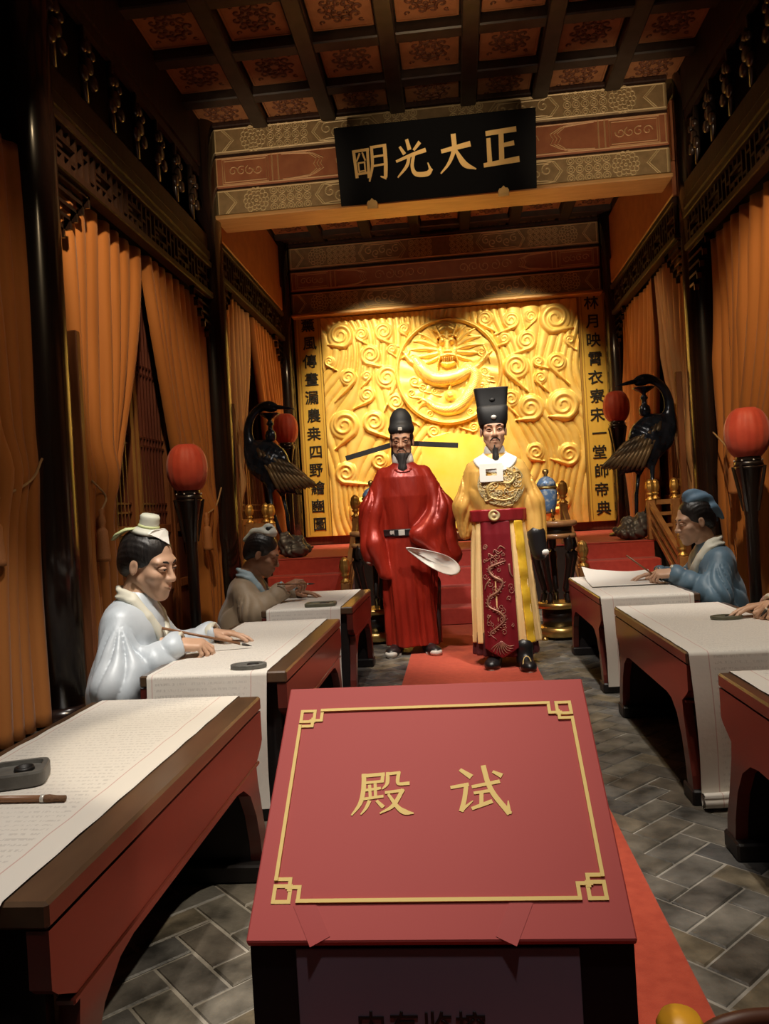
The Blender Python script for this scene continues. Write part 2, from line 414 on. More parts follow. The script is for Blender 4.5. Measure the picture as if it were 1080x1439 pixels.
# ------------------------------------------------------------------ signed distance sculpting
f32 = np.float32
def ell(c, r):
    c = np.array(c, f32); r = np.array(r, f32); k = float(r.min())
    return lambda x, y, z: (np.sqrt(((x-c[0])/r[0])**2+((y-c[1])/r[1])**2+((z-c[2])/r[2])**2)-1)*k
def cap(a, b, ra, rb=None, sq=(1, 1, 1)):
    """tapered capsule; sq stretches the space about the axis start"""
    rb = ra if rb is None else rb
    a = np.array(a, f32); b = np.array(b, f32); s = np.array(sq, f32)
    d = (b-a)/s; L = float((d*d).sum())+1e-12
    def fn(x, y, z):
        px, py, pz = (x-a[0])/s[0], (y-a[1])/s[1], (z-a[2])/s[2]
        t = np.clip((px*d[0]+py*d[1]+pz*d[2])/L, 0, 1)
        return (np.sqrt((px-t*d[0])**2+(py-t*d[1])**2+(pz-t*d[2])**2)-(ra+(rb-ra)*t))*float(s.min())
    return fn
def chain(pts, rad, k=.0):
    fs = [cap(pts[i], pts[i+1], rad[i], rad[i+1]) for i in range(len(pts)-1)]
    return union(fs, k)
def rbox(c, h, r=.005):
    c = np.array(c, f32); h = np.array(h, f32)-r
    def fn(x, y, z):
        qx, qy, qz = np.abs(x-c[0])-h[0], np.abs(y-c[1])-h[1], np.abs(z-c[2])-h[2]
        return np.sqrt(np.maximum(qx, 0)**2+np.maximum(qy, 0)**2+np.maximum(qz, 0)**2)+np.minimum(np.maximum(np.maximum(qx, qy), qz), 0)-r
    return fn
def smin(a, b, k):
    if k <= 0: return np.minimum(a, b)
    h = np.maximum(k-np.abs(a-b), 0)/k
    return np.minimum(a, b)-h*h*k*.25
def smax(a, b, k): return -smin(-a, -b, k)
def union(fs, k=0.0):
    def fn(x, y, z):
        d = fs[0](x, y, z)
        for g in fs[1:]: d = smin(d, g(x, y, z), k)
        return d
    return fn
def sub(f, g, k=0.0): return lambda x, y, z: smax(f(x, y, z), -g(x, y, z), k)
def inter(f, g, k=0.0): return lambda x, y, z: smax(f(x, y, z), g(x, y, z), k)
def grow(f, t): return lambda x, y, z: f(x, y, z)-t
def xform(f, mtx):
    """f lives in a local frame; mtx maps local to the sculpting frame (rigid, uniform scale)"""
    s = mtx.to_scale()[0]; iv = np.array(mtx.inverted(), f32)
    def fn(x, y, z):
        return f(iv[0, 0]*x+iv[0, 1]*y+iv[0, 2]*z+iv[0, 3], iv[1, 0]*x+iv[1, 1]*y+iv[1, 2]*z+iv[1, 3], iv[2, 0]*x+iv[2, 1]*y+iv[2, 2]*z+iv[2, 3])*s
    return fn
def nets(f, lo, hi, h):
    ax = [np.arange(lo[i], hi[i]+h, h, dtype=f32) for i in range(3)]
    V = f(ax[0][:, None, None], ax[1][None, :, None], ax[2][None, None, :])
    V = np.broadcast_to(V, tuple(len(a) for a in ax)).astype(f32)
    S = V < 0
    nx, ny, nz = (n-1 for n in V.shape)
    cnt = np.zeros((nx, ny, nz), np.int8)
    for i in (0, 1):
        for j in (0, 1):
            for k in (0, 1): cnt += S[i:nx+i, j:ny+j, k:nz+k]
    I, J, K = np.nonzero((cnt > 0) & (cnt < 8))
    acc = np.zeros((len(I), 3), f32); num = np.zeros(len(I), f32)
    cs = [(i, j, k) for i in (0, 1) for j in (0, 1) for k in (0, 1)]
    for a in cs:
        for b in cs:
            if sum(b)-sum(a) == 1 and sum(abs(p-q) for p, q in zip(a, b)) == 1:
                va = V[I+a[0], J+a[1], K+a[2]]; vb = V[I+b[0], J+b[1], K+b[2]]
                c = (va < 0) != (vb < 0)
                t = np.where(c, va/(va-vb+1e-20), 0)
                for q in range(3): acc[:, q] += np.where(c, a[q]+t*(b[q]-a[q]), 0)
                num += c
    P = acc/num[:, None]+np.stack([I, J, K], 1)
    P = P*h+np.array([a[0] for a in ax], f32)
    idx = np.full((nx, ny, nz), -1, np.int64); idx[I, J, K] = np.arange(len(I))
    F = []
    def quads(sh, d1, d2, flip):
        i, j, k = sh; return None
    # x edges
    e = S[:-1, 1:-1, 1:-1] != S[1:, 1:-1, 1:-1]
    a, b, c = np.nonzero(e); b = b+1; c = c+1
    q = np.stack([idx[a, b-1, c-1], idx[a, b, c-1], idx[a, b, c], idx[a, b-1, c]], 1)
    fl = S[a, b, c]; F.append(np.where(fl[:, None], q, q[:, ::-1]))
    e = S[1:-1, :-1, 1:-1] != S[1:-1, 1:, 1:-1]
    a, b, c = np.nonzero(e); a = a+1; c = c+1
    q = np.stack([idx[a-1, b, c-1], idx[a-1, b, c], idx[a, b, c], idx[a, b, c-1]], 1)
    fl = S[a, b, c]; F.append(np.where(fl[:, None], q, q[:, ::-1]))
    e = S[1:-1, 1:-1, :-1] != S[1:-1, 1:-1, 1:]
    a, b, c = np.nonzero(e); a = a+1; b = b+1
    q = np.stack([idx[a-1, b-1, c], idx[a, b-1, c], idx[a, b, c], idx[a-1, b, c]], 1)
    fl = S[a, b, c]; F.append(np.where(fl[:, None], q, q[:, ::-1]))
    return P, np.concatenate(F)
def sculpt(name, f, lo, hi, h, m, parent=None, extra=()):
    """one smooth mesh; extra: further (P, F) pieces joined into the same mesh"""
    P, F = nets(f, lo, hi, h)
    for p2, f2 in extra:
        F = np.concatenate([F, f2+len(P)]); P = np.concatenate([P, p2])
    return link_mesh(name, P, F, m, parent, True)

# ================================================================== the room
fl = tag(MB().box((-2.8, -.3, -.10), (2.8, 11.4, -.004)).build('floor', M['grout']), kind='structure')
# herringbone stone tiles, turned 45 degrees
TW, TG = .104, .0028
TL = 2*TW
def tile_mesh(mb, cx=0, cy=0, ang=0.0, z=0.0):
    a, b, bv = TL/2-TG, TW/2-TG, .004
    vs = []
    for (i, zz) in ((0, -.03), (0, -.004), (bv, 0)):
        for sx, sy in ((-1, -1), (1, -1), (1, 1), (-1, 1)):
            x, y = sx*(a-i), sy*(b-i)
            vs.append((cx+x*math.cos(ang)-y*math.sin(ang), cy+x*math.sin(ang)+y*math.cos(ang), z+zz))
    fs = [(8, 9, 10, 11)]
    for k in range(2):
        for i in range(4):
            j = (i+1) % 4; fs.append((k*4+i, k*4+j, k*4+4+j, k*4+4+i))
    mb.add(vs, fs)
tiles = []
for c in range(-80, 110):
    for r in range(-80, 110):
        m4 = (c-r) % 4
        if m4 == 0: u, v, ang = (c+1)*TW, (r+.5)*TW, 0
        elif m4 == 3: u, v, ang = (c+.5)*TW, (r+1)*TW, math.pi/2
        else: continue
        x = (u-v)*math.sqrt(.5); y = (u+v)*math.sqrt(.5)
        if -2.6 < x < 2.6 and .15 < y < 7.1 and not (abs(x-.04) < .36): tiles.append((x, y, ang+math.pi/4))
def in_view(x, y):
    p = cam.matrix_world.inverted() @ Vector((x, y, 0))
    if p.z > -.1: return False
    u = 540+1080*p.x/-p.z; v = 719.5-1080*p.y/-p.z
    if not (-20 < u < 1095 and v < 1455): return False
    if 352 < u < 885 and v > 1000: return False
    if x < -1.0 and y > 1.0: return False
    return not (x > 1.0) or y < 2.3
vis = sorted((t for t in tiles if in_view(t[0], t[1])), key=lambda t: t[1])[:300]
vs_ = set(vis)
tmb = MB(); tile_mesh(tmb); tile0 = None
for x, y, a in vis:
    if tile0 is None: o = tile0 = tmb.build('stone_tile', M['tile'], fl)
    else:
        o = tile0.copy(); COL.objects.link(o)
    o.location = (x, y, random.uniform(-.0022, .0022)); o.rotation_euler = (random.uniform(-.006, .006), random.uniform(-.006, .006), a)
rest = MB()
for t in tiles:
    if t not in vs_: tile_mesh(rest, t[0], t[1], t[2], random.uniform(-.002, .002))
tag(rest.build('stone_paving', M['tile'], fl), kind='stuff')

# outer walls (dark boarding behind the doors) and the back wall
for sx, nm in ((-1, 'wall_left'), (1, 'wall_right')):
    tag(MB().box((min(sx*2.72, sx*2.8), .1, 0), (max(sx*2.72, sx*2.8), 11.4, 5.3)).build(nm, M['plaster']), kind='structure')
tag(MB().box((-2.8, 11.3, 0), (2.8, 11.4, 5.3)).build('wall_back', M['plaster']), kind='structure')
tag(MB().box((-2.3, 11.16, .66), (2.3, 11.3, .775)).build('baseboard_back', M['doorpanel']), kind='structure')

# ------------------------------------------------------------------ coffered ceiling
ce = tag(MB().box((-2.8, .3, 5.14), (2.8, 11.4, 5.3)).build('ceiling', M['coffergrid']), kind='structure')
def curl(c, r, a0, turns, n=10, sgn=1, shrink=.25):
    return [(c[0]+r*(1-(1-shrink)*t)*math.cos(a0+sgn*turns*2*math.pi*t), c[1]+r*(1-(1-shrink)*t)*math.sin(a0+sgn*turns*2*math.pi*t)) for t in np.linspace(0, 1, n)]
pn = MB().box((-.255, -.255, 5.098), (.255, .255, 5.14))
fr = MB()
for a, b in (((-.24, -.24), (.24, -.24)), ((.24, -.24), (.24, .24)), ((.24, .24), (-.24, .24)), ((-.24, .24), (-.24, -.24))):
    fr.bar((a[0], a[1], 5.096), (b[0], b[1], 5.096), .012, .012)
orn = MB()
for k in range(10):
    a = 2*math.pi*k/10
    c = (.145*math.cos(a), .145*math.sin(a))
    orn.tube([(x, y, 5.096) for x, y in curl(c, .046, a+2.2, .9, 9)], [.017*(1-.05*i) for i in range(9)], 5, flat=.5)
for k in range(4):
    a = math.pi/4+math.pi/2*k
    c = (.235*math.cos(a)*1.1, .235*math.sin(a)*1.1)
    orn.tube([(x*.86, y*.86, 5.096) for x, y in curl(c, .03, a, .8, 7)], .009, 4, flat=.5)
for k in range(7):
    a = 2*math.pi*k/7
    orn.tube([(x, y, 5.096) for x, y in curl((.062*math.cos(a), .062*math.sin(a)), .026, a, .9, 7, -1)], .013, 5, flat=.5)
proto = None
PX = [i*.69 for i in range(-3, 4)]
for y in (3.99, 4.68, 5.37, 6.06, 6.75, 7.40, 8.45, 9.12, 9.81, 10.5, 11.05):
    for x in PX:
        if proto is None:
            proto = pn.build('coffer_panel', M['coffer'], ce)
            fr.build('panel_moulding', M['coffer'], proto); orn.build('carved_flower', M['cofferdark'], proto, True)
            o = proto
        else: o = copy_tree(proto, ce)
        o.location = (x, y, 0)
for x in [i*.69 for i in (-3.5, -2.5, -1.5, -.5, .5, 1.5, 2.5, 3.5)]:
    MB().box((x-.075, .4, 5.0), (x+.075, 11.28, 5.14), .012).build('coffer_beam', M['coffergrid'], ce)
for y in (3.64, 4.33, 5.025, 5.715, 6.405, 7.08, 8.12, 8.785, 9.465, 10.155, 10.8):
    MB().box((-2.7, y-.07, 5.012), (2.7, y+.07, 5.139), .012).build('coffer_beam', M['coffergrid'], ce)

# ------------------------------------------------------------------ columns
COLY = (4.27, 7.6, 10.9)
side = {-1: 'left', 1: 'right'}
place = ('nearest the desks', 'holding up the beam with the name board', 'next to the couplet board')
for sx in (-1, 1):
    for i, y in enumerate(COLY):
        t = thing('column', 'tall black lacquered round column on the %s, %s' % (side[sx], place[i]), 'column', ((-2.35, 2.44)[sx > 0] if i < 2 else sx*2.35, y, 0), 0, 'black lacquered columns')
        MB().lathe([(.152, .08), (.155, 1.0), (.153, 3.0), (.147, 5.13)], 40).build('shaft', M['lacquer'], t, True)
        MB().lathe([(.17, 0), (.185, .02), (.185, .05), (.17, .08), (.15, .09)], 32).build('stone_base', M['lacquer'], t, True)

# ------------------------------------------------------------------ carved cross beams
def band_lines(mb, L, z0, z1, y, kind):
    h = z1-z0; zc = (z0+z1)/2
    T = lambda pts, r: mb.tube([(u, y, v) for u, v in pts], r*1.35, 4, flat=.8, up=(0, 1, 0))
    for v in (z0+.018, z1-.018): T([(-L/2+.02, v), (L/2-.02, v)], .006)
    for s in (-1, 1):
        X = lambda d: s*(L/2-d)
        T([(X(.03), z0+.018), (X(.03), z1-.018)], .006)
        if kind == 'floral':
            # pointed end bracket
            for e in (0, .022): T([(X(.10+e), z0+.025), (X(.20+e), zc), (X(.10+e), z1-.025)], .005)
            # chrysanthemum rosette
            c = X(.42)
            for q, n in ((.105, 14), (.072, 10), (.036, 6)):
                if h < .22: q *= .85
                for k in range(n):
                    a = 2*math.pi*k/n
                    pc = (c+q*math.cos(a), zc+q*math.sin(a)); pr = q*math.pi/n*1.05
                    T([(pc[0]+pr*math.cos(t), pc[1]+pr*math.sin(t)) for t in np.linspace(a-1.9, a+1.9, 7)], .0045)
            T([(c+.014*math.cos(t), zc+.014*math.sin(t)) for t in np.linspace(0, 6.28, 7)], .006)
            # net of small flowers between
            for i in range(5):
                for j in range(3):
                    cx = X(.60+i*.085); cz = zc+(j-1)*.083
                    for q in (.037, .018): T([(cx+q*math.cos(t), cz+q*math.sin(t)) for t in np.linspace(0, 6.28, 9)], .0042)
            # cartouche with scrolls
            for e in (0, .022):
                T([(X(1.02+e), zc), (X(1.09+e), z1-.04), (X(1.16+e), z1-.03-e), (X(1.62-e), z1-.03-e), (X(1.70-e), zc), (X(1.62-e), z0+.03+e), (X(1.16+e), z0+.03+e), (X(1.09+e), z0+.04), (X(1.02+e), zc)], .005)
            for i, (d, sg) in enumerate(((1.17, 1), (1.27, -1), (1.37, 1), (1.47, -1), (1.56, 1))):
                T(curl((X(d), zc+sg*.02), .06, sg*1.2, 1.2, 14, sg, .2), .006)
            for i in range(4):
                for j in range(3):
                    cx = X(1.78+i*.085); cz = zc+(j-1)*.083
                    for q in (.037, .018): T([(cx+q*math.cos(t), cz+q*math.sin(t)) for t in np.linspace(0, 6.28, 9)], .0042)
        else:
            for e in (0, .02): T([(X(.09+e), z0+.03+e), (X(.56-e), z0+.03+e), (X(.56-e), z1-.03-e), (X(.09+e), z1-.03-e), (X(.09+e), z0+.03+e)], .005)
            for e in (.60, .66): T([(X(e), z0+.02), (X(e), z1-.02)], .006)
            for e in (0, .035, .07):
                T([(X(.70+e), z0+.03), (X(.95+e), z0+.03+e*.3), (X(1.05+e), zc-.05), (X(1.02+e), zc), (X(1.05+e), zc+.05), (X(.95+e), z1-.03-e*.3), (X(.70+e), z1-.03)], .005)
            for k in range(4): T(curl((X(.20+.085*k), zc), .05, k, 1.1, 12, 1, .25), .005)
            for k in range(5): T(curl((X(1.30+.15*k), zc), .075, k*1.3, 1.2, 12, (-1)**k, .25), .005)
def carved_beam(y, depth, L, zs, label, group):
    t = thing('carved_beam', label, 'beam', (0, y, zs[0]), 0, group)
    z0 = zs[0]
    names = ('floral', 'red', 'floral')
    for i, k in enumerate(names):
        a, b = zs[2*i]-z0, zs[2*i+1]-z0
        bd = MB().box((-L/2, 0, a), (L/2, depth, b), .012).build('carved_band', M['carved' if k == 'floral' else 'redband'], t)
        mb = MB(); band_lines(mb, L, a, b, -.002, k)
        mb.build('raised_ornament', M['carvedline' if k == 'floral' else 'redline'], bd)
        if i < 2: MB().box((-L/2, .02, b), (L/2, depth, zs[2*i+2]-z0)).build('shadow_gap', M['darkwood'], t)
    MB().box((-L/2, -.06, -.045), (L/2, depth+.03, -.001), .01).build('soffit_moulding', M['soffit'], t)
    MB().box((-L/2, -.03, zs[5]-z0+.002), (L/2, depth, zs[5]-z0+.05), .01).build('top_moulding', M['darkwood'], t)
    return t
carved_beam(7.58, .30, 4.46, (4.15, 4.42, 4.44, 4.75, 4.78, 5.04), 'front carved crossbeam with gilt flower bands, behind the black name board', 'carved crossbeams')
carved_beam(10.98, .25, 4.40, (4.0, 4.31, 4.34, 4.62, 4.66, 4.97), 'rear carved crossbeam right above the golden screen', 'carved crossbeams')

# ------------------------------------------------------------------ friezes, side beams, doors on the two long walls
def frieze(sx, y0, y1, zl, zh, label):
    t = thing('lattice_frieze', label, 'frieze', (sx*2.32, y0, zl), 0, 'fretwork friezes above the curtains')
    X = 0.0; L = y1-y0; h = zh-zl
    MB().box((X-.05, 0, -.03), (X+.05, L, .03), .008).build('lower_rail', M['darkwood'], t)
    MB().box((X-.05, 0, h-.03), (X+.05, L, h+.03), .008).build('upper_rail', M['darkwood'], t)
    mb = MB(); n = max(6, int(L/.085)); s = L/n
    for i in range(1, n):
        ph = i % 6
        if ph in (2, 3): mb.box((X-.018, i*s-.012, .03), (X+.018, i*s+.012, h*.36)); mb.box((X-.018, i*s-.012, h*.64), (X+.018, i*s+.012, h-.03))
        else: mb.box((X-.018, i*s-.012, .03), (X+.018, i*s+.012, h-.03))
        zz = (h*.3, h*.5, h*.7)[i % 3]
        mb.box((X-.016, i*s, zz-.010), (X+.016, min(i*s+s, L-.01), zz+.010))
        if ph == 1:
            for z in (h*.36, h*.64): mb.box((X-.016, i*s, z-.010), (X+.016, i*s+3*s, z+.010))
    mb.build('fretwork', M['darkwood'], t)
    # pendant bracket in the two corners
    for e, sg in ((0, 1), (L, -1)):
        br = MB()
        for k in range(5):
            a = .50-.09*k; z = -.03-.08*k
            br.box((X-.02, min(e, e+sg*a), z-.03), (X+.02, max(e, e+sg*a), z-.006))
            br.box((X-.02, min(e+sg*(a-.02), e+sg*a), z-.085), (X+.02, max(e+sg*(a-.02), e+sg*a), z-.006))
        br.build('corner_bracket', M['lacquer'], t)
    return t
def long_beam(sx, y0, y1, z0, z1, m, label):
    t = thing('side_beam', label, 'beam', (sx*2.36, y0, z0), 0, 'lengthwise side beams')
    MB().box((-.08, 0, 0), (.08, y1-y0, (z1-z0)*.36), .012).build('lower_board', m, t)
    MB().box((-.06, 0, (z1-z0)*.36+.004), (.06, y1-y0, (z1-z0)), .012).build('upper_board', m, t)
    return t
for sx in (-1, 1):
    s = side[sx]
    zl = 3.33 if sx < 0 else 3.40
    frieze(sx, 4.42, 7.46, zl, zl+.30, 'dark fretwork frieze above the two %s curtains beside the front desks' % s if sx < 0 else 'dark fretwork frieze at the right edge above the large orange curtain')
    frieze(sx, 7.75, 10.76, 3.62, 3.97, 'short dark fretwork frieze at the rear %s, above the pair of curtains behind the crane' % s)
    long_beam(sx, 4.42, 7.46, zl+.35, zl+.62, M['darkwood'], 'dark plain beam over the %s fretwork frieze near the desks' % s)
    long_beam(sx, 7.75, 10.76, 4.02, 4.95, M['redband'], 'reddish brown lengthwise beam on the %s between name board and golden screen' % s)
    # upper fret with cloud brackets
    t = thing('cloud_frieze', 'dark upper frieze of cloud brackets high on the %s wall' % s, 'frieze', (sx*2.36, 4.42, zl+.68), 0, 'upper cloud friezes')
    MB().box((-.02, 0, .52), (.02, 3.04, .60)).build('top_rail', M['darkwood'], t)
    MB().box((-.035, 0, .615), (.035, 3.04, 5.13-zl-.69)).build('upper_board', M['darkwood'], t)
    for k in range(7):
        y = .22+k*.43
        mb = MB()
        for (dy, dz, r) in ((-.07, .16, .055), (.07, .16, .055), (0, .24, .065), (0, .38, .05), (-.06, .34, .035), (.06, .34, .035)):
            mb.lathe([(0, -.02), (r*.8, -.02), (r, 0), (r*.8, .02), (0, .02)], 10)
            n = 10*5
            for q in range(len(mb.v)-n, len(mb.v)):
                vx, vy, vz = mb.v[q]; mb.v[q] = (-sx*(vz+.03), y+dy+vx, dz+vy)
        mb.box((-.02, y-.02, 0), (.02, y+.02, .52))
        mb.build('cloud_bracket', M['cloudwood'], t, True)
nd = 0
for sx in (-1, 1):
    for (y0, y1, ztop, n) in ((1.2, 4.1, 3.3, 4), (4.44, 7.44, 3.3, 4), (7.77, 10.74, 3.6, 4)):
        w_ = (y1-y0)/n
        for k in range(n):
            nd += 1
            a, b = y0+k*w_+.01, y0+(k+1)*w_-.01
            d = bpy.data.objects.new('door_%d' % nd, None); COL.objects.link(d); d['kind'] = 'structure'
            d.location = (sx*2.55, a, 0); W = b-a; X = 0
            f_ = MB()
            f_.box((X-.035, 0, 0), (X+.035, .07, ztop), .006); f_.box((X-.035, W-.07, 0), (X+.035, W, ztop), .006)
            for z in (.03, .52, 1.02, ztop-.10): f_.box((X-.034, .07, z), (X+.034, W-.07, z+.075), .006)
            f_.build('door_frame', M['doorwood'], d)
            MB().box((X-.012, .07, .10), (X+.012, W-.07, .52)).build('lower_panel', M['doorpanel'], d)
            MB().box((X-.012, .07, .60), (X+.012, W-.07, 1.02)).build('upper_panel', M['doorpanel'], d)
            lt = MB(); nb = 9
            for i in range(1, nb):
                yy = .07+(W-.14)*i/nb; lt.box((X-.012, yy-.009, 1.09), (X+.012, yy+.009, ztop-.1))
            for z in (1.20, 1.27, 1.75, 1.82, 2.35, 2.42, 2.95): lt.box((X-.010, .07, z-.008), (X+.010, W-.07, z+.008))
            lt.build('lattice', M['doorpanel'], d)
            MB().box((X-sx*-.055-.004, .07, 1.09), (X-sx*-.055+.004, W-.07, ztop-.1)).build('backing', M['plaster'], d)
    # timber jamb beside each column, cut short where its lit stretch ends
    for i, y in enumerate((4.46, 7.79)):
        tag(MB().box((sx*2.25-.03, y, 0), (sx*2.25+.03, y+.05, 2.3), .006).build('trim_%d' % (2+i+(sx > 0)*2), M['doorwood']), kind='structure')

# ------------------------------------------------------------------ dais, carpeted stairs, balustrades
DZ = .65
tag(MB().box((-2.7, 8.0, 0), (2.7, 11.3, DZ-.012)).build('dais', M['plaster']), kind='structure')
tag(MB().box((-2.7, 7.985, DZ-.012), (2.7, 11.28, DZ), .004).build('dais_carpet', M['stepcarpet']), kind='structure')
for nm, x0, x1 in (('left', -1.96, -1.10), ('centre', -.45, .50), ('right', 1.15, 1.97)):
    st = bpy.data.objects.new('stairs', None); COL.objects.link(st); st['kind'] = 'structure'; st.location = ((x0+x1)/2, 7.16, 0)
    cx = (x0+x1)/2
    for k in range(4):
        y = .28*k; z = .1625*(k+1)
        if k == 3: MB().box((x0-cx, .815, 0), (x1-cx, .838, z-.014)).build('riser', M['stepcarpet'], st); continue
        MB().box((x0-cx, y, 0), (x1-cx, .838, z), .012).build('step', M['stepcarpet'], st)
tag(MB().box((-.40, .1, -.004), (.48, 7.155, .006), .003).build('carpet_runner', M['carpet']), 'red carpet runner laid up the middle of the stone floor', 'carpet')

def finial(t, loc, s=1.0, m='goldmetal'):
    mb = MB().lathe([(.034*s, 0), (.036*s, .010*s), (.018*s, .026*s), (.015*s, .040*s), (.026*s, .048*s), (.028*s, .058*s), (.020*s, .066*s), (.031*s, .080*s), (.038*s, .105*s), (.037*s, .130*s), (.031*s, .150*s), (.033*s, .158*s), (.024*s, .172*s), (.012*s, .186*s), (0, .19*s)], 24, (0, 0, 0), 8, .30)
    o = mb.build('finial', M[m], t, True); o.location = loc; return o
def balustrade(label, a, b, group, rails=3, slope_drop=.12, newels=(1, 1), fin=(1, 1), thick=.045, fs=1.0):
    """a, b: newel tops (x, y, z)"""
    t = thing('balustrade', label, 'railing', (a[0], a[1], 0), 0, group)
    ox = Vector((a[0], a[1], 0))
    for p, has, f_ in ((a, newels[0], fin[0]), (b, newels[1], fin[1])):
        base = DZ if p[1] > 7.98 else 0.0
        q = Vector(p)-ox
        if has: MB().box((q.x-.04, q.y-.04, base), (q.x+.04, q.y+.04, q.z), .008).build('newel', M['railwood'], t)
        if f_: finial(t, (q.x, q.y, q.z), fs)
    for k in range(rails):
        dz = -.03-k*slope_drop
        MB().bar(Vector(a)-ox+Vector((0, 0, dz)), Vector(b)-ox+Vector((0, 0, dz)), thick*(1 if k == 0 else .75), thick*(1.1 if k == 0 else .8)).build('rail', M['railwood'], t)
    return t
G = 'gilt-topped stair balustrades'
balustrade('sloping wooden balustrade right of the yellow-robed man, by the right blue urn', (1.10, 8.03, 1.07), (1.10, 6.98, .50), G, fs=1.25)
balustrade('sloping wooden balustrade left of the red-robed man, by the left blue urn', (-1.05, 8.03, 1.05), (-1.05, 7.02, .46), G, fs=1.25)
balustrade('sloping wooden balustrade with gilt finial behind the blue-robed scholar', (1.97, 8.03, 1.05), (1.97, 7.0, .55), G, fs=1.15)
balustrade('sloping wooden balustrade behind the brown-robed scholar, left stairs', (-1.96, 8.03, 1.03), (-1.96, 7.0, .52), G, fs=1.15)
balustrade('short level balustrade between right crane and right wall', (2.03, 8.06, 1.06), (2.22, 8.06, 1.06), 'level dais balustrades', newels=(0, 1), fin=(1, 1), fs=1.1)
balustrade('short level balustrade between left crane and left wall', (-2.02, 8.06, 1.05), (-2.20, 8.06, 1.05), 'level dais balustrades', newels=(0, 1), fin=(1, 1), fs=1.1)

# ================================================================== gilded dragon screen
def stroke_h(H, ax, az, pts, rads, hts, combine='max', tex=None):
    hx = ax[1]-ax[0]
    pts = np.asarray(pts, float); n = len(pts)
    rads = np.broadcast_to(np.asarray(rads, float), (n,)); hts = np.broadcast_to(np.asarray(hts, float), (n,))
    for i in range(n):
        (px, pz), r, h = pts[i], rads[i], hts[i]
        i0 = max(0, int((px-r-ax[0])/hx)); i1 = min(len(ax), int((px+r-ax[0])/hx)+2)
        j0 = max(0, int((pz-r-az[0])/hx)); j1 = min(len(az), int((pz+r-az[0])/hx)+2)
        if i0 >= i1 or j0 >= j1: continue
        d2 = (ax[i0:i1, None]-px)**2+(az[None, j0:j1]-pz)**2
        v = h*np.sqrt(np.maximum(0, 1-d2/(r*r)))
        H[i0:i1, j0:j1] = np.maximum(H[i0:i1, j0:j1], v)
def dense(pts, step):
    P = [np.asarray(p, float) for p in pts]
    L = sum(np.linalg.norm(P[i+1][:2]-P[i][:2]) for i in range(len(P)-1))
    n = max(3, int(L/step/(len(P)-1)))
    return np.array(spline(P, n))
def spiral_pts(cx, cz, r, tx, tz, sgn, turns=1.7):
    """tail point -> tangential entry -> winding inward"""
    a0 = math.atan2(tz-cz, tx-cx)+sgn*1.25
    pts = []
    n = 150
    for i in range(n):
        t = i/(n-1); a = a0+sgn*2*math.pi*turns*t; q = r*(.82-.66*t)
        pts.append((cx+q*math.cos(a), cz+q*math.sin(a), r*(.24-.11*t)))
    tl = spline([(tx, tz, r*.05), ((tx+pts[0][0])/2+sgn*.0, (tz+pts[0][1])/2, r*.18), pts[0]], 12)
    return np.array([tuple(p) for p in tl[:-1]]+pts)
screen = thing('dragon_screen', 'tall gilded relief screen of waves and curling clouds covering the back wall', 'screen', (0.03, 11.14, .775))
SP = [(-1.52,3.67,.2,-1.71,3.55,1),(-1.21,3.67,.11,-1.07,3.47,-1),(-.89,3.68,.14,-.68,3.44,-1),(-.59,3.7,.09,-.48,3.53,-1),(-1.1,3.36,.16,-.82,3.14,-1),(-1.44,3.06,.13,-1.65,2.72,1),(-1.17,3.06,.08,-1.26,2.9,1),(-1.18,2.79,.12,-1.39,2.6,1),(-.88,3.02,.18,-.94,2.54,1),(-.77,2.66,.13,-.45,2.29,-1),(-1.54,2.37,.22,-1.69,2.03,1),(-1.1,2.39,.17,-.88,2.14,-1),(-1.55,1.68,.17,-1.19,1.49,-1),(-1.05,1.83,.13,-.86,1.63,-1),(-.25,2.2,.11,-.04,2.16,-1),(-1.7,3.31,.08,-1.6,3.17,-1),(-.78,3.42,.08,-.71,3.29,-1),(1.55,3.68,.23,1.79,3.53,-1),(1.21,3.73,.1,1.1,3.53,1),(.93,3.7,.13,.69,3.51,1),(.57,3.75,.12,.7,3.56,-1),(1.13,3.4,.15,.88,3.2,1),(.82,3.45,.09,.68,3.34,1),(.97,3.04,.19,1.12,2.67,-1),(1.54,3.06,.14,1.7,2.73,-1),(1.3,2.86,.1,1.4,2.65,-1),(1.28,3.09,.08,1.41,2.98,-1),(1.13,2.44,.2,.92,2.28,1),(1.59,2.45,.23,1.38,2.3,1),(1.63,1.75,.17,1.37,1.7,1),(1.17,1.81,.14,1.29,1.67,-1),(.32,2.22,.08,.12,2.23,1),(.87,2.59,.13,.95,2.33,-1),(1.73,3.36,.08,1.82,3.2,-1),(-1.35,1.12,.2,-1.1,.95,-1),(1.45,1.15,.2,1.2,.95,1)]
hs = .0085
ax = np.arange(-1.80, 1.861, hs); az = np.arange(.78, 3.945, hs)
Xg, Zg = np.meshgrid(ax, az, indexing='ij')
ph = 27*Xg+5.2*np.sin(1.9*Zg+1.1*Xg)+2.4*np.sin(3.7*Zg-2.1*Xg+1)+1.2*np.sin(6.1*Xg+2.3*Zg)
Hf = .034*np.sqrt(np.abs(np.sin(ph)))+.008*np.sin(2.1*Xg+3*Zg)
for (cx, cz, r, tx, tz, sg) in SP:
    # raised boss below the scroll, then the rope of the scroll itself
    stroke_h(Hf, ax, az, [(cx, cz)], [r*1.02], [.070+.16*r])
    d = (Xg-cx)**2+(Zg-cz)**2
    q = np.sqrt(np.maximum(1e-6, d))/r
    m_ = (q < .98); Hf[m_] = np.minimum(Hf[m_], .046+.05*r)
    P = spiral_pts(cx, cz, r, tx, tz, sg)
    stroke_h(Hf, ax, az, P[:, :2], np.maximum(P[:, 2], .011), .058+.50*P[:, 2])
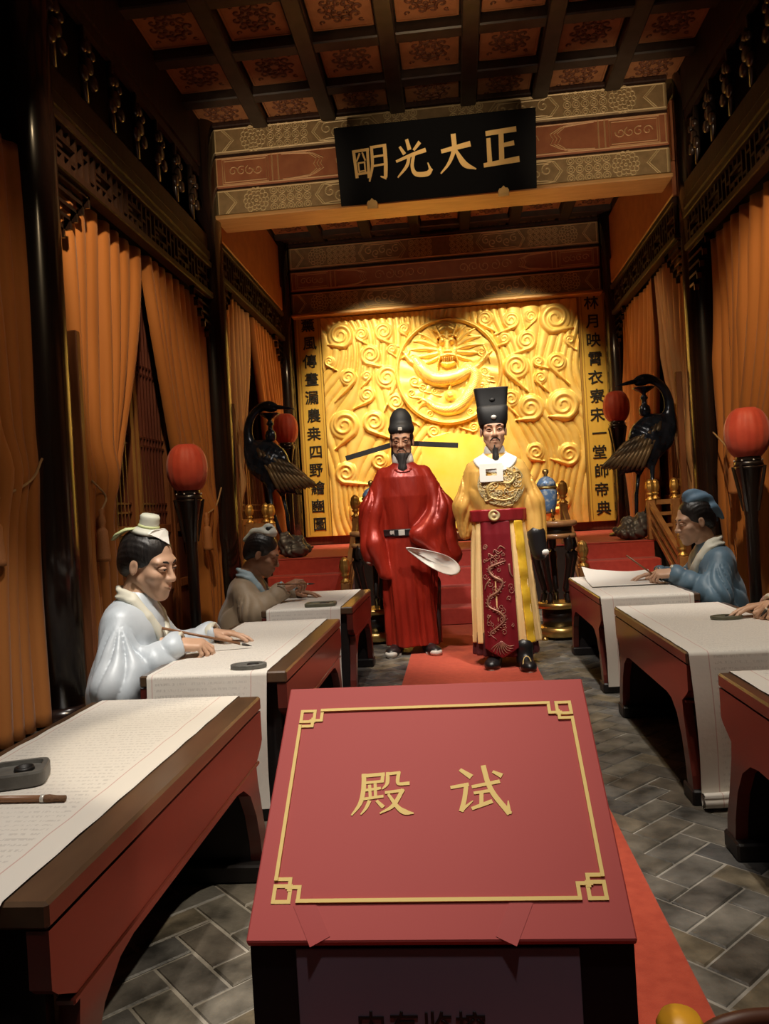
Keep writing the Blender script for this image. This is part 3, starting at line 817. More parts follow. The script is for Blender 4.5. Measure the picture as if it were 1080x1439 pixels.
nx_, nz_ = Hf.shape
vid = np.arange(nx_*nz_).reshape(nx_, nz_)
V_ = np.stack([Xg-.03, -.05-Hf, Zg-.775], -1).reshape(-1, 3)
F_ = np.stack([vid[:-1, :-1], vid[1:, :-1], vid[1:, 1:], vid[:-1, 1:]], -1).reshape(-1, 4)
link_mesh('cloud_relief', V_, F_, M['gold'], screen, True)
MB().box((-1.835, -.05, .0), (1.835, 0.0, 3.172), .006).build('screen_panel', M['gold'], screen)
# medallion
MR = .765; mcx, mcz = .01, 3.04
hs = .0062
bx = np.arange(-MR-.01, MR+.01, hs); bz = bx.copy()
Xb, Zb = np.meshgrid(bx, bz, indexing='ij'); rr = np.sqrt(Xb**2+Zb**2)
ang = np.arctan2(Zb, Xb)
Hm = .030+.006*np.sin(18*ang+6*rr)*(rr > .3)
Hm[rr > MR*.93] = .05
ringp = [(MR*.965*math.cos(a), MR*.965*math.sin(a)) for a in np.linspace(0, 2*math.pi, 300)]
stroke_h(Hm, bx, bz, ringp, .026, .085)
S = lambda pts: [((x-525)/430*MR*.94, (575-y)/430*MR*.94, r/430*MR*.94) for x, y, r in pts]
def dragon(pts, base, gain, step=.012):
    P = dense(S(pts), step); stroke_h(Hm, bx, bz, P[:, :2], P[:, 2], base+gain*P[:, 2]); return P
for c in ((230, 440, 42), (815, 430, 40), (230, 640, 50), (200, 740, 40), (830, 600, 45), (800, 730, 45), (350, 930, 40), (690, 935, 36), (330, 270, 36), (720, 250, 36), (400, 740, 34), (300, 700, 40), (860, 660, 30)):
    (x, z, r), = S([c]); P = spiral_pts(x, z, r, x+r*1.6, z-r*1.3, -1, 1.5); stroke_h(Hm, bx, bz, P[:, :2], np.maximum(P[:, 2], .009), .050)
body = [dragon([(250, 470, 45), (300, 545, 60), (380, 620, 66), (480, 640, 70), (590, 625, 66), (680, 590, 58)], .03, 1.1),
        dragon([(690, 560, 50), (742, 610, 55), (735, 700, 58), (680, 800, 60), (600, 880, 56), (500, 905, 48), (400, 880, 42), (330, 830, 32), (275, 850, 20), (240, 900, 8)], .03, 1.0)]
for sx in (-1, 1):
    m_ = lambda pts: [(525+sx*(x-525), y, r) for x, y, r in pts]
    for pts in ([(620, 330, 20), (690, 270, 20), (770, 230, 6)], [(620, 360, 24), (720, 310, 22), (810, 300, 6)], [(620, 390, 26), (720, 370, 24), (830, 370, 6)], [(615, 420, 24), (700, 430, 22), (790, 440, 6)], [(600, 450, 20), (670, 480, 18), (730, 500, 6)], [(610, 310, 14), (650, 240, 14), (690, 200, 5)]):
        dragon(m_(pts), .045, .9)
    dragon(m_([(570, 300, 16), (590, 250, 14), (612, 190, 8)]), .09, 1.2)             # horns
    dragon(m_([(596, 245, 11), (630, 225, 9), (645, 205, 5)]), .085, 1.0)
    dragon(m_([(560, 318, 36), (562, 320, 36)]), .075, .9)                              # eye boss
    dragon(m_([(560, 322, 15), (561, 322, 15)]), .125, .6)
    dragon(m_([(515, 292, 12), (560, 276, 16), (605, 292, 8)]), .105, .8)               # brow
    dragon(m_([(585, 400, 34), (575, 450, 30)]), .075, .7)                              # cheek
    dragon(m_([(590, 450, 8), (620, 540, 8), (612, 600, 7), (650, 650, 4)]), .12, .5)   # whisker
dragon([(525, 260, 26), (526, 300, 26)], .09, 1.0)
dragon([(525, 330, 30), (525, 390, 34)], .085, .9)
dragon([(500, 412, 18), (550, 412, 18)], .115, .8)                                      # nostrils
dragon([(470, 450, 22), (525, 440, 26), (580, 450, 22)], .10, .7)
dragon([(478, 512, 20), (525, 520, 24), (572, 512, 20)], .095, .7)
for k in range(6): dragon([(482+17*k, 466, 8), (483+17*k, 490, 5)], .118, .5)
dragon([(470, 225, 34), (525, 205, 44), (580, 225, 34)], .05, .5)
dragon([(525, 780, 48), (526, 782, 48)], .06, .9)                                       # pearl
dragon([(520, 735, 16), (530, 700, 12), (510, 670, 4)], .07, .8)
def claw(path, tips):
    dragon(path, .04, 1.1)
    e = path[-1]
    for t in tips: dragon([(e[0], e[1], 15), ((e[0]+t[0])/2+6, (e[1]+t[1])/2, 12), (t[0], t[1], 4)], .055, .9)
claw([(300, 520, 36), (220, 480, 30), (170, 420, 24)], [(130, 370), (170, 350), (205, 370), (125, 440)])
claw([(735, 580, 36), (800, 520, 30), (855, 460, 24)], [(870, 390), (830, 380), (900, 430), (880, 530), (845, 520)])
claw([(705, 790, 34), (780, 800, 28), (820, 770, 22)], [(850, 720), (870, 770), (850, 820)])
claw([(380, 870, 30), (320, 820, 26), (290, 800, 20)], [(240, 780), (250, 820), (270, 860), (300, 750)])
for k in range(9):
    x = 800+8*k; dragon([(x, 590, 6), (x+6, 660, 6), (x-4, 710, 4)], .045, .6)
sc_ = .008*np.abs(np.sin(Xb*115+Zb*60))*np.abs(np.sin(Zb*115-Xb*60)); Hm += sc_*(Hm > .085)*(Hm < .13)
ins = rr < MR
vid = np.full(rr.shape, -1); vid[ins] = np.arange(ins.sum())
V_ = np.stack([Xb[ins]+mcx-.03, -.075-Hm[ins], Zb[ins]+mcz-.775], -1)
q = np.stack([vid[:-1, :-1], vid[1:, :-1], vid[1:, 1:], vid[:-1, 1:]], -1).reshape(-1, 4)
md = link_mesh('dragon_medallion', V_, q[(q >= 0).all(1)], M['goldbright'], screen, True)
rim = MB(); rim.lathe([(MR+.002, 0), (MR+.004, .10), (MR-.012, .118)], 96, caps=False)
rim.v = [(x+mcx-.03, -.03-z, y+mcz-.775) for x, y, z in rim.v]
rim.build('medallion_rim', M['goldbright'], screen, True)
# plain yellow silk seat back in front of the screen
th = thing('throne', 'throne with a tall plain yellow silk back, between the two standing men', 'throne', (0, 10.55, DZ))
bk = MB()
pr = [(-.42, .16), (.42, .16), (.42, 1.30), (.36, 1.40), (.2, 1.43), (0, 1.46), (-.2, 1.43), (-.36, 1.40), (-.42, 1.30)]
bk.prism(pr, lambda u, v, t: (u, t, v), .06, 0.0); bk.build('silk_back', M['throne'], th)
MB().box((-.55, -.55, .02), (.55, .10, .12), .012).build('seat_board', M['doorpanel'], th)
MB().box((-.50, -.50, -.001), (.50, .08, .02)).build('plinth', M['ebony'], th)

# ------------------------------------------------------------------ couplet boards
for sx, x0, x1, txt, tx in ((-1, -2.19, -1.79, '薰風傳晝漏農桒四野繪豳圖', -1.985), (1, 1.87, 2.28, '林月映霄衣寮宋一堂師帝典', 2.075)):
    s = side[sx]
    b = thing('couplet_board', 'tall yellow board of black vertical calligraphy %s of the golden screen, behind the %s crane' % (s, s), 'board', ((x0+x1)/2, 11.1, .775), 0, 'calligraphy couplet boards')
    hw = (x1-x0)/2
    MB().box((-hw, 0, 0), (hw, .05, 3.22), .006).build('panel', M['board'], b)
    fr = MB()
    for q in (-1, 1): fr.box((q*hw-.012-(q > 0)*.012+.0, -.012, 0), (q*hw+.012+(q < 0)*.012, .0, 3.22), .004); fr.box((q*(hw-.055)-.004, -.006, .03), (q*(hw-.055)+.004, 0, 3.19))
    fr.build('frame', M['boardframe'], b)
    for i, ch in enumerate(txt):
        g = text_mesh('character', ch, .208, M['ink'], b, .0035, .001)
        g.rotation_euler = (math.pi/2, 0, 0)
        g.location = (tx-(x0+x1)/2-.005+(.006 if i % 2 else -.006), -.006, 3.08-.2645*i)

# ------------------------------------------------------------------ name board with its four gilt characters
PB = thing('name_board', 'black hanging name board with four gilt calligraphy characters on the front crossbeam', 'sign', (0, 7.47, 4.095))
PB.rotation_euler = (math.atan2(.25, .645), 0, 0)
MB().box((-.945, .0, 0), (.945, .035, .692), .004).build('board', M['placard'], PB)
GL = {'zheng': [[(.49,.514,.042),(.748,.527,.046)],[(.62,.519,.046),(.62,.268,.049)],[(.628,.4,.034),(.727,.411,.042)],[(.502,.462,.038),(.508,.252,.046)],[(.461,.244,.038),(.769,.268,.053)]],
'da': [[(.065,.401,.034),(.319,.44,.049)],[(.177,.526,.046),(.178,.411,.042),(.125,.295,.03),(.044,.211,.013)],[(.196,.392,.027),(.269,.273,.053),(.375,.22,.011)]],
'guang': [[(-.261,.526,.03),(-.244,.452,.038)],[(-.33,.471,.023),(-.296,.416,.034)],[(-.147,.492,.034),(-.199,.439,.023)],[(-.37,.353,.023),(-.238,.393,.03),(-.099,.425,.038)],[(-.249,.389,.03),(-.278,.305,.03),(-.369,.213,.013)],[(-.207,.394,.03),(-.226,.292,.032),(-.192,.226,.042),(-.088,.22,.046),(-.05,.255,.034)],[(-.054,.248,.03),(-.076,.313,.01)]],
'ming': [[(-.774,.474,.027),(-.763,.249,.029)],[(-.778,.474,.023),(-.633,.481,.025)],[(-.64,.482,.025),(-.648,.239,.027)],[(-.768,.274,.021),(-.644,.28,.021)],[(-.719,.451,.017),(-.753,.388,.013)],[(-.692,.456,.015),(-.671,.392,.017)],[(-.739,.37,.015),(-.673,.374,.015)],[(-.739,.37,.015),(-.735,.292,.015)],[(-.677,.374,.015),(-.677,.294,.015)],[(-.738,.296,.013),(-.676,.3,.013)],[(-.6,.499,.027),(-.605,.343,.027),(-.645,.203,.015)],[(-.601,.495,.023),(-.471,.502,.025)],[(-.475,.504,.034),(-.476,.35,.036),(-.487,.232,.034)],[(-.488,.219,.03),(-.533,.235,.01)],[(-.593,.412,.019),(-.486,.418,.019)],[(-.6,.332,.019),(-.488,.34,.019)]]}
for k, st in GL.items():
    g = MB(); brush_glyph(g, st, lambda u, v, t: (u, -t, v), .0, .012); g.build('gilt_character', M['placardgold'], PB)
for x in (-.635, .625):
    mb = MB(); mb.prism([(-.05, 0), (.05, 0), (.05, .03), (.035, .05), (.02, .05), (0, .07), (-.02, .05), (-.035, .05), (-.05, .03)], lambda u, v, t: (x+u, t, v-.02), -.03, -.07)
    mb.box((x-.05, -.07, -.045), (x+.05, .03, -.021)); mb.build('cloud_support', M['placardgold'], PB)

# ------------------------------------------------------------------ curtains and their tiebacks
def curtain(label, X, top, tie, bot, zt, ztie, zb, pleats, m, group, lean=1.0, amp=.085):
    t = thing('curtain', label, 'curtain', (X, (top[0]+top[1])/2, zb), 0, group)
    nu, nv = pleats*8, 44
    vs = []
    y0_ = (top[0]+top[1])/2
    for j in range(nv+1):
        v = j/nv; z = zt+(zb-zt)*v
        if z > ztie:
            s = (zt-z)/(zt-ztie); e = s**1.5*(1-.18*math.sin(math.pi*s)*0)
            a = top[0]+(tie[0]-top[0])*e; b = top[1]+(tie[1]-top[1])*e
        else:
            s = (ztie-z)/(ztie-zb); e = min(1, s*2.2); e = e*e*(3-2*e)
            a = tie[0]+(bot[0]-tie[0])*e; b = tie[1]+(bot[1]-tie[1])*e
        g = (b-a)/(top[1]-top[0]); amp_ = amp*min(1.25, .55+1.1*v)
        for i in range(nu+1):
            u = i/nu
            p = 2*math.pi*pleats*u+.7*math.sin(3*v+5*u)+.5*math.sin(9*u)
            y = a+(b-a)*u+.010*math.sin(2*p)
            x = amp_*(.75+.25*math.sin(11*u+2))*(abs(math.sin(p*.5))**.8*2-1.1)*(1.25-.5*min(1, g))+.012*math.sin(2.3*v*3+7*u)
            # drawn cloth hangs in a belly above the tie
            x += .05*math.exp(-((z-ztie-.12)/.16)**2)*math.sin(math.pi*u)*(-1 if X > 0 else 1)
            vs.append((x, y-y0_, z-zb))
    fs = [(j*(nu+1)+i, j*(nu+1)+i+1, (j+1)*(nu+1)+i+1, (j+1)*(nu+1)+i) for j in range(nv) for i in range(nu)]
    o = link_mesh('cloth', vs, fs, m, t, True)
    md_ = o.modifiers.new('thickness', 'SOLIDIFY'); md_.thickness = .008
    return t
CG = 'orange velvet curtains'
curtain('nearest orange curtain at the left edge, in front of the first left column', -2.36, (3.1, 4.19), (3.2, 4.17), (3.15, 4.16), 3.27, 1.3, .02, 7, M['curtain'], CG)
curtain('orange curtain tied back against the first left column, behind the pale-robed scholar', -2.40, (4.70, 5.95), (4.72, 5.16), (4.72, 5.22), 3.28, 1.30, .04, 7, M['curtain'], CG)
curtain('orange curtain behind the left red lantern, drawn to the second left column', -2.40, (6.02, 7.44), (6.75, 7.46), (6.95, 7.50), 3.28, 1.05, .04, 9, M['curtain'], CG)
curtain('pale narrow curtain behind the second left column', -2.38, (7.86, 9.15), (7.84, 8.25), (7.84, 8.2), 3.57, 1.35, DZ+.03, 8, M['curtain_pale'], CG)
curtain('orange curtain behind the left bronze crane', -2.38, (9.25, 10.68), (9.95, 10.68), (10.1, 10.66), 3.57, 1.5, DZ+.03, 9, M['curtain'], CG)
curtain('large orange curtain at the right edge behind the right red lantern', 2.40, (5.35, 7.12), (6.20, 7.05), (6.25, 7.0), 3.35, 1.25, .04, 9, M['curtain'], CG)
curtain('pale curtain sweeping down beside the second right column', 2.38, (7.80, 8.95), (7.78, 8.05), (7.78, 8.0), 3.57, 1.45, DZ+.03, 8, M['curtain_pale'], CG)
curtain('orange curtain behind the right bronze crane', 2.38, (9.0, 10.62), (9.4, 10.62), (9.5, 10.6), 3.57, 1.5, DZ+.03, 10, M['curtain'], CG)
def tieback(label, hook, mid, tas):
    t = thing('curtain_tieback', label, 'tieback', hook, 0, 'rope tiebacks with tassels')
    o = Vector(hook)
    pts = spline([Vector(hook)-o, Vector(mid)-o, Vector(tas)-o], 14)
    MB().tube(pts, .007, 7).build('rope', M['rope'], t, True)
    q = MB().lathe([(0, .02), (.018, .015), (.012, -.02), (.022, -.04), (.026, -.07), (.014, -.10), (.026, -.115), (.034, -.13), (.036, -.20), (.043, -.30), (.045, -.325), (0, -.326)], 14, (0, 0, 0), 14, .10)
    q.build('tassel', M['tassel'], t, True).location = Vector(tas)-o
    return t
tieback('rope tieback with tassel on the curtain behind the left red lantern', (-2.28, 7.38, 1.42), (-2.27, 7.15, 1.24), (-2.26, 6.82, 1.16))
tieback('rope tieback with tassel on the large right-edge curtain', (2.28, 6.98, 1.62), (2.27, 6.7, 1.50), (2.26, 6.50, 1.40))
tieback('twisted rope tieback at the left edge, in front of the first left column', (-2.28, 4.10, 1.50), (-2.27, 3.95, 1.37), (-2.28, 3.62, 1.26))
tieback('rope tieback with tassel on the curtain beside the pale-robed scholar', (-2.30, 4.72, 1.40), (-2.29, 4.88, 1.30), (-2.28, 4.78, 1.20))

# ------------------------------------------------------------------ red lanterns on dark stands
def lantern(label, loc):
    t = thing('standing_lantern', label, 'lantern', loc, 0, 'red standing lanterns')
    H0 = 1.33
    n = 80; prof = []
    for i in range(15):
        a = -math.pi/2*.80+math.pi*.80*i/14*1.0
        prof.append((.152*math.cos(a)**.75, H0+.175+.19*math.sin(a)))
    MB().lathe(prof, n, (0, 0, 0), 16, .032).build('lantern_shade', M['lanternred'], t, True)
    MB().lathe([(.085, H0-.03), (.085, H0+.01), (.07, H0+.02)], 24).build('lower_cap', M['ebony'], t, True)
    MB().lathe([(.06, H0+.335), (.06, H0+.352), (.03, H0+.360), (0, H0+.360)], 24).build('upper_cap', M['ebony'], t, True)
    MB().lathe([(.10, H0-.06), (.095, H0-.03), (.06, H0-.02)], 24).build('socket', M['ebony'], t, True)
    MB().lathe([(.045, .05), (.04, .5), (.045, .9), (.06, 1.1), (.088, 1.25), (.10, H0-.065)], 24).build('pole', M['ebony'], t, True)
    MB().lathe([(.16, 0), (.16, .03), (.10, .05), (.05, .08)], 24).build('foot', M['ebony'], t, True)
    for k in range(4):
        a = math.pi/4+k*math.pi/2
        MB().bar((.05*math.cos(a), .05*math.sin(a), .95), (.115*math.cos(a), .115*math.sin(a), 1.27), .018, .018).build('bracket', M['ebony'], t)
    for k in range(8):
        a = k*math.pi/4
        MB().lathe([(0, -.008), (.008, 0), (0, .008)], 8, (.098*math.cos(a), .098*math.sin(a), H0-.02)).build('stud', M['silver'], t)
    return t
lantern('red cloth lantern on a dark stand behind the pale-robed scholar', (-2.0, 5.65, 0))
lantern('red cloth lantern on a dark stand at the right edge above the blue-robed scholar', (2.10, 5.72, 0))
lantern('red lantern half hidden behind the left bronze crane', (-1.99, 9.15, DZ))
lantern('red lantern half hidden behind the right bronze crane', (1.93, 9.2, DZ))

# ------------------------------------------------------------------ bronze cranes
CK = .00140
def crane(label, loc, sg):
    t = thing('bronze_crane', label, 'statue', loc, 0, 'bronze crane candle holders')
    Q = lambda x, y, d=0: ((x-485)*CK*sg, d, (1330-y)*CK)
    neck = [(225, 590, 80), (190, 500, 62), (170, 400, 40), (168, 320, 33), (190, 240, 30), (235, 180, 29), (295, 145, 32), (345, 148, 40), (385, 158, 32)]
    P = spline([(*Q(x, y), r*CK) for x, y, r in neck], 4)
    f_neck = chain([p[:3] for p in P], [p[3] for p in P], .012)
    bodyf = union([chain([Q(260, 520), Q(330, 590), Q(400, 690), Q(450, 760)], [105*CK, 140*CK, 110*CK, 60*CK], .05),
                   ell(Q(300, 560), (.17, .135, .21)), chain([Q(420, 720), Q(490, 790), Q(550, 840)], [.09, .05, .012], .03)], .06)
    thigh = union([chain([Q(320, 720, -.05), Q(325, 800, -.05)], [.075, .035], .02), chain([Q(390, 740, .05), Q(405, 830, .05)], [.075, .035], .02)], .02)
    f_ = union([f_neck, bodyf, thigh], .05)
    f2 = lambda x, y, z: f_(x, y/.66, z)*.66+.0035*np.sin(70*x+25*z)*np.sin(60*z-20*x)*np.clip((np.abs(y)-.03)/.03, 0, 1)*(z < 1.2)
    xs = sorted((Q(80, 0)[0], Q(600, 0)[0]))
    sculpt('body', f2, (xs[0], -.2, .6), (xs[1], .2, 1.72), .011, M['bronze'], t)
    bk = MB().tube([Q(370, 152), Q(430, 160), Q(500, 172), Q(545, 182)], [.036, .030, .018, .005], 10, flat=.8)
    bk.build('beak', M['bronze'], t, True)
    for d in (-.035, .035):
        MB().lathe([(0, -.012), (.009, -.006), (.011, 0), (.009, .006), (0, .012)], 10, Q(352, 140, d)).build('eye', M['ebony'], t, True)
    # wings of overlapping feathers, both flanks
    for d in (-1, 1):
        w_ = MB()
        for row, (n, L, wd) in enumerate(((7, 150, .030), (8, 190, .028), (9, 240, .026))):
            for k in range(n):
                u = k/(n-1)
                x0 = 250+row*45+u*190-row*10; y0 = 470+row*70+u*110*(1-.3*row)
                a = math.radians(62-28*u)
                x1 = x0+L*math.cos(a)*.85; y1 = y0+L*math.sin(a)
                off = d*(.112+.014*row-.05*abs(u-.35)**1.5-.03*(row == 2)*u)
                w_.tube([Q(x0, y0, off*.92), Q((x0*.6+x1*.4), (y0*.6+y1*.4), off*1.06), Q((x0*.2+x1*.8), (y0*.2+y1*.8), off*.98), Q(x1, y1, off*.80)], [wd*.5, wd, wd*.85, wd*.2], 6, flat=.5, up=(0, 1, 0))
        o = w_.build('feathers', M['bronzelit'], t, True)
    tl = MB()
    for k in range(9):
        u = k/8-.5
        tl.tube([Q(430, 700, u*.16), Q(500, 770-20*abs(u), u*.15), Q(562-60*abs(u), 845, u*.10)], [.026, .024, .005], 6, flat=.6, up=(0, 1, 0))
    tl.build('tail', M['bronze'], t, True)
    for pts in ([(322, 790), (330, 960), (345, 1000), (400, 1180)], [(405, 820), (425, 960), (432, 1000), (440, 1180)]):
        d = -.05 if pts[0][0] < 350 else .05
        MB().tube([Q(x, y, d) for x, y in pts], [.026, .017, .022, .018], 9).build('leg', M['bronze'], t, True)
    rng = np.random.RandomState(3)
    rk = union([ell(Q(485, 1275), (.150, .14, .075)), ell(Q(430, 1225), (.06, .09, .10)), ell(Q(520, 1230), (.06, .06, .09))]+[ell(Q(480+rng.uniform(-85, 85), 1250+rng.uniform(-70, 50), rng.uniform(-.08, .08)), (rng.uniform(.04, .08), rng.uniform(.05, .08), rng.uniform(.04, .09))) for _ in range(14)], .03)
    rk2 = lambda x, y, z: np.maximum(rk(x, y, z)-.016*(np.abs(np.sin(34*x+18*z+2*np.sin(20*y)))-.5)-.010*(np.abs(np.sin(40*z-22*x+30*y))-.5), -z)
    sculpt('rock_base', rk2, (-.24, -.24, -.02), (.24, .24, .36), .012, M['rock'], t)
    px = Q(345, 0)[0]
    Z = lambda y: (1330-y)*CK
    MB().lathe([(.03, Z(420)), (.055, Z(405)), (.06, Z(375)), (.05, Z(345)), (.028, Z(330)), (.024, Z(300)), (.042, Z(285)), (.030, Z(268)), (.020, Z(255)), (.03, Z(245)), (.10, Z(215)), (.115, Z(205)), (.10, Z(203)), (0, Z(206))], 24, (px, 0, 0)).build('candle_holder', M['bronze'], t, True)
    return t
crane('dark bronze crane on rocks left of the golden screen, beak pointing right', (-1.76, 8.22, DZ), 1)
crane('dark bronze crane on rocks right of the golden screen, beak pointing left', (1.815, 8.22, DZ), -1)

# ------------------------------------------------------------------ incense stands and cloisonne urns
def stand(label, loc):
    t = thing('incense_stand', label, 'stand', loc, 0, 'round black urn stands')
    MB().lathe([(0, .895), (.17, .895), (.185, .905), (.185, .93), (.17, .94), (0, .94)], 32).build('top', M['railwood'], t, True)
    MB().lathe([(.15, .80), (.175, .805), (.175, .835), (.15, .84)], 32).build('upper_ring', M['railwood'], t, True)
    MB().lathe([(.14, .835), (.145, .90)], 24).build('waist', M['ebony'], t, True)
    MB().lathe([(.12, .24), (.162, .245), (.165, .285), (.12, .29), (0, .285)], 32).build('lower_shelf', M['brass'], t, True)
    MB().lathe([(.165, .02), (.178, .03), (.178, .085), (.15, .10), (0, .10)], 32).build('base_ring', M['brass'], t, True)
    MB().lathe([(.13, .10), (.13, .24)], 24).build('drum', M['ebony'], t, True)
    for k in range(5):
        a = 2*math.pi*k/5+.3; c, s = math.cos(a), math.sin(a)
        MB().tube([(r*c, r*s, z) for r, z in spline([(.145, .82), (.165, .68), (.13, .5), (.10, .38), (.125, .285)], 4)], [.032]*6+[.026]*6+[.024]*5, 8).build('leg', M['ebony'], t, True)
    for k in range(4):
        a = math.pi/4+k*math.pi/2
        MB().lathe([(0, 0), (.025, .002), (.028, .015), (0, .03)], 10, (.185*math.cos(a), .185*math.sin(a), 0)).build('foot', M['brass'], t, True)
    return t
def urn(label, loc):
    t = thing('urn', label, 'urn', loc, 0, 'blue lidded urns')
    MB().lathe([(0, .06), (.045, .062), (.062, .085), (.076, .14), (.083, .20), (.082, .245), (.078, .262)], 32).build('body', M['cloisonne'], t, True)
    MB().lathe([(.08, .258), (.087, .262), (.087, .275), (.08, .28)], 32).build('rim', M['brass'], t, True)
    MB().lathe([(.080, .28), (.074, .31), (.055, .34), (.03, .355), (.02, .36)], 32).build('lid', M['cloisonne'], t, True)
    MB().lathe([(.018, .358), (.014, .375), (.026, .39), (.026, .408), (.014, .42), (0, .422)], 16).build('knob', M['brass'], t, True)
    for k in range(4):
        a = k*math.pi/2+.5; c, s = math.cos(a), math.sin(a)
        MB().tube([(r*c, r*s, z) for r, z in ((.055, .09), (.066, .06), (.055, .03), (.062, .002))], [.014, .010, .007, .010], 7).build('leg', M['brass'], t, True)
    for sg in (-1, 1):
        MB().tube([(sg*x, 0, z) for x, z in ((.078, .16), (.10, .17), (.105, .20), (.095, .225), (.08, .23))], .006, 6).build('handle', M['brass'], t, True)
    return t
stand('round black urn stand with brass rings right of the yellow-robed man', (.775, 6.3, 0))
stand('round black urn stand with brass rings left of the red-robed man', (-.72, 6.45, 0))
urn('blue lidded urn on its stand right of the yellow-robed man', (.735, 6.3, .941))
urn('blue lidded urn on its stand, half hidden by the red robe', (-.70, 6.45, .941))

# ================================================================== desks, paper runners, writing tools
def desk(label, x0, x1, y0, y1, inner):
    W, L = x1-x0, y1-y0
    t = thing('writing_desk', label, 'desk', ((x0+x1)/2, (y0+y1)/2, 0), 0, 'low scholar desks')
    MB().box((-W/2, -L/2, .497), (W/2, L/2, .54), .006).build('top', M['tabletop'], t)
    h = L/2
    half = [(h-.004, .495), (h-.004, .405), (h-.02, .39), (h-.085, .352), (h-.078, .30), (h-.045, .19), (h-.012, .10), (h-.006, .055), (h-.075, .055), (h-.085, .12), (h-.115, .21), (h-.165, .285), (h-.23, .325), (h-.29, .335)]
    poly = half+[(-a, b) for a, b in reversed(half)]
    for sx in (-1, 1):
        mb = MB(); x = sx*(W/2-.02)
        mb.prism(poly, lambda u, v, q: (x+q, u, v), -.018, .018); mb.build('side_panel', M['tablered'], t)
        mb = MB(); mb.box((x-.012, -h+.06, .345), (x+.022, h-.06, .357), .003); mb.build('apron_bead', M['tablered'], t)
    for sy in (-1, 1):
        MB().box((-W/2-.005, sy*(h-.05)-.06, 0), (W/2+.005, sy*(h-.05)+.06, .055), .006).build('foot_plank', M['tableblack'], t)
        MB().box((-W/2+.04, sy*(h-.06)-.012, .055), (W/2-.04, sy*(h-.06)+.012, .495)).build('end_board', M['tableblack'], t)
    return t
def runner(label, x0, x1, y0, y1, z0n, z0f, flip=False, roll=False):
    """sheet from the near floor end over the desk to the far end; u is measured from the outer edge"""
    t = thing('paper_runner', label, 'paper', ((x0+x1)/2, (y0+y1)/2, .54), 0, 'written paper runners on the desks')
    cx, cy = (x0+x1)/2, (y0+y1)/2
    prof = []
    a, b = y0-cy-.016, y1-cy+.016
    zt = .0035
    if roll:
        for k in range(22):
            an = 2*math.pi*1.6*k/21; r = .012+.020*k/21
            prof.append((a-.012+r*math.sin(an)-.008, z0n-.54+.03+.0-r*math.cos(an)*.95))
    for k in range(14):
        s = k/13; prof.append((a-.012*math.sin(math.pi*s)+.004*math.sin(7*s), (z0n-.54)+(-.012-(z0n-.54))*s))
    prof += [(a+.004, -.003), (a+.016, zt)]
    for k in range(1, 16): prof.append((a+.016+(b-a-.032)*k/16, zt+.0012*math.sin(9*k)))
    prof += [(b-.016, zt), (b-.004, -.003)]
    for k in range(12):
        s = k/11; prof.append((b+.012*math.sin(math.pi*s), -.012+((z0f-.54)+.012)*s))
    P = np.array(prof); D = np.concatenate([[0], np.cumsum(np.linalg.norm(np.diff(P, axis=0), axis=1))])
    nu = 12; vs = []; uv = []
    for i, (y, z) in enumerate(prof):
        for k in range(nu+1):
            u = k/nu; x = x0+(x1-x0)*u-cx
            hang = min(1, max(0, -z-.02)*3)
            vs.append((x*(1-.05*hang), y+hang*.010*math.sin(7*u+3*z)*(1 if z < 0 else 0), z))
            uv.append(((u if not flip else 1-u)*.46, D[i]))
    fs = [(i*(nu+1)+k, i*(nu+1)+k+1, (i+1)*(nu+1)+k+1, (i+1)*(nu+1)+k) for i in range(len(prof)-1) for k in range(nu)]
    link_mesh('sheet', vs, fs, M['paper'], t, True, uv)
    return t
LD = (('nearest left desk, empty seat, in the bottom left corner', 1.10, 2.37), ('second left desk, where the pale-robed scholar writes', 2.74, 4.05), ('rear left desk, where the brown-robed scholar writes', 4.53, 5.52))
for i, (lb, a, b) in enumerate(LD):
    desk('low red and black writing desk: '+lb, -1.20, -.645, a, b, 1)
    runner('written paper runner over the '+lb, -1.165, -.715, a, b, .05, .05)
RD = (('rear right desk, where the blue-robed scholar writes', 4.43, 5.63), ('second right desk, with the dark oval inkstone', 2.79, 4.02), ('nearest right desk, cut off by the right edge', 1.2, 2.46))
for i, (lb, a, b) in enumerate(RD):
    desk('low red and black writing desk: '+lb, .775, 1.33, a, b, -1)
    runner('written paper runner over the '+lb, .782+(.03 if i == 2 else 0), 1.29, a, b, .04 if i != 1 else .0, .05, True, i == 1)
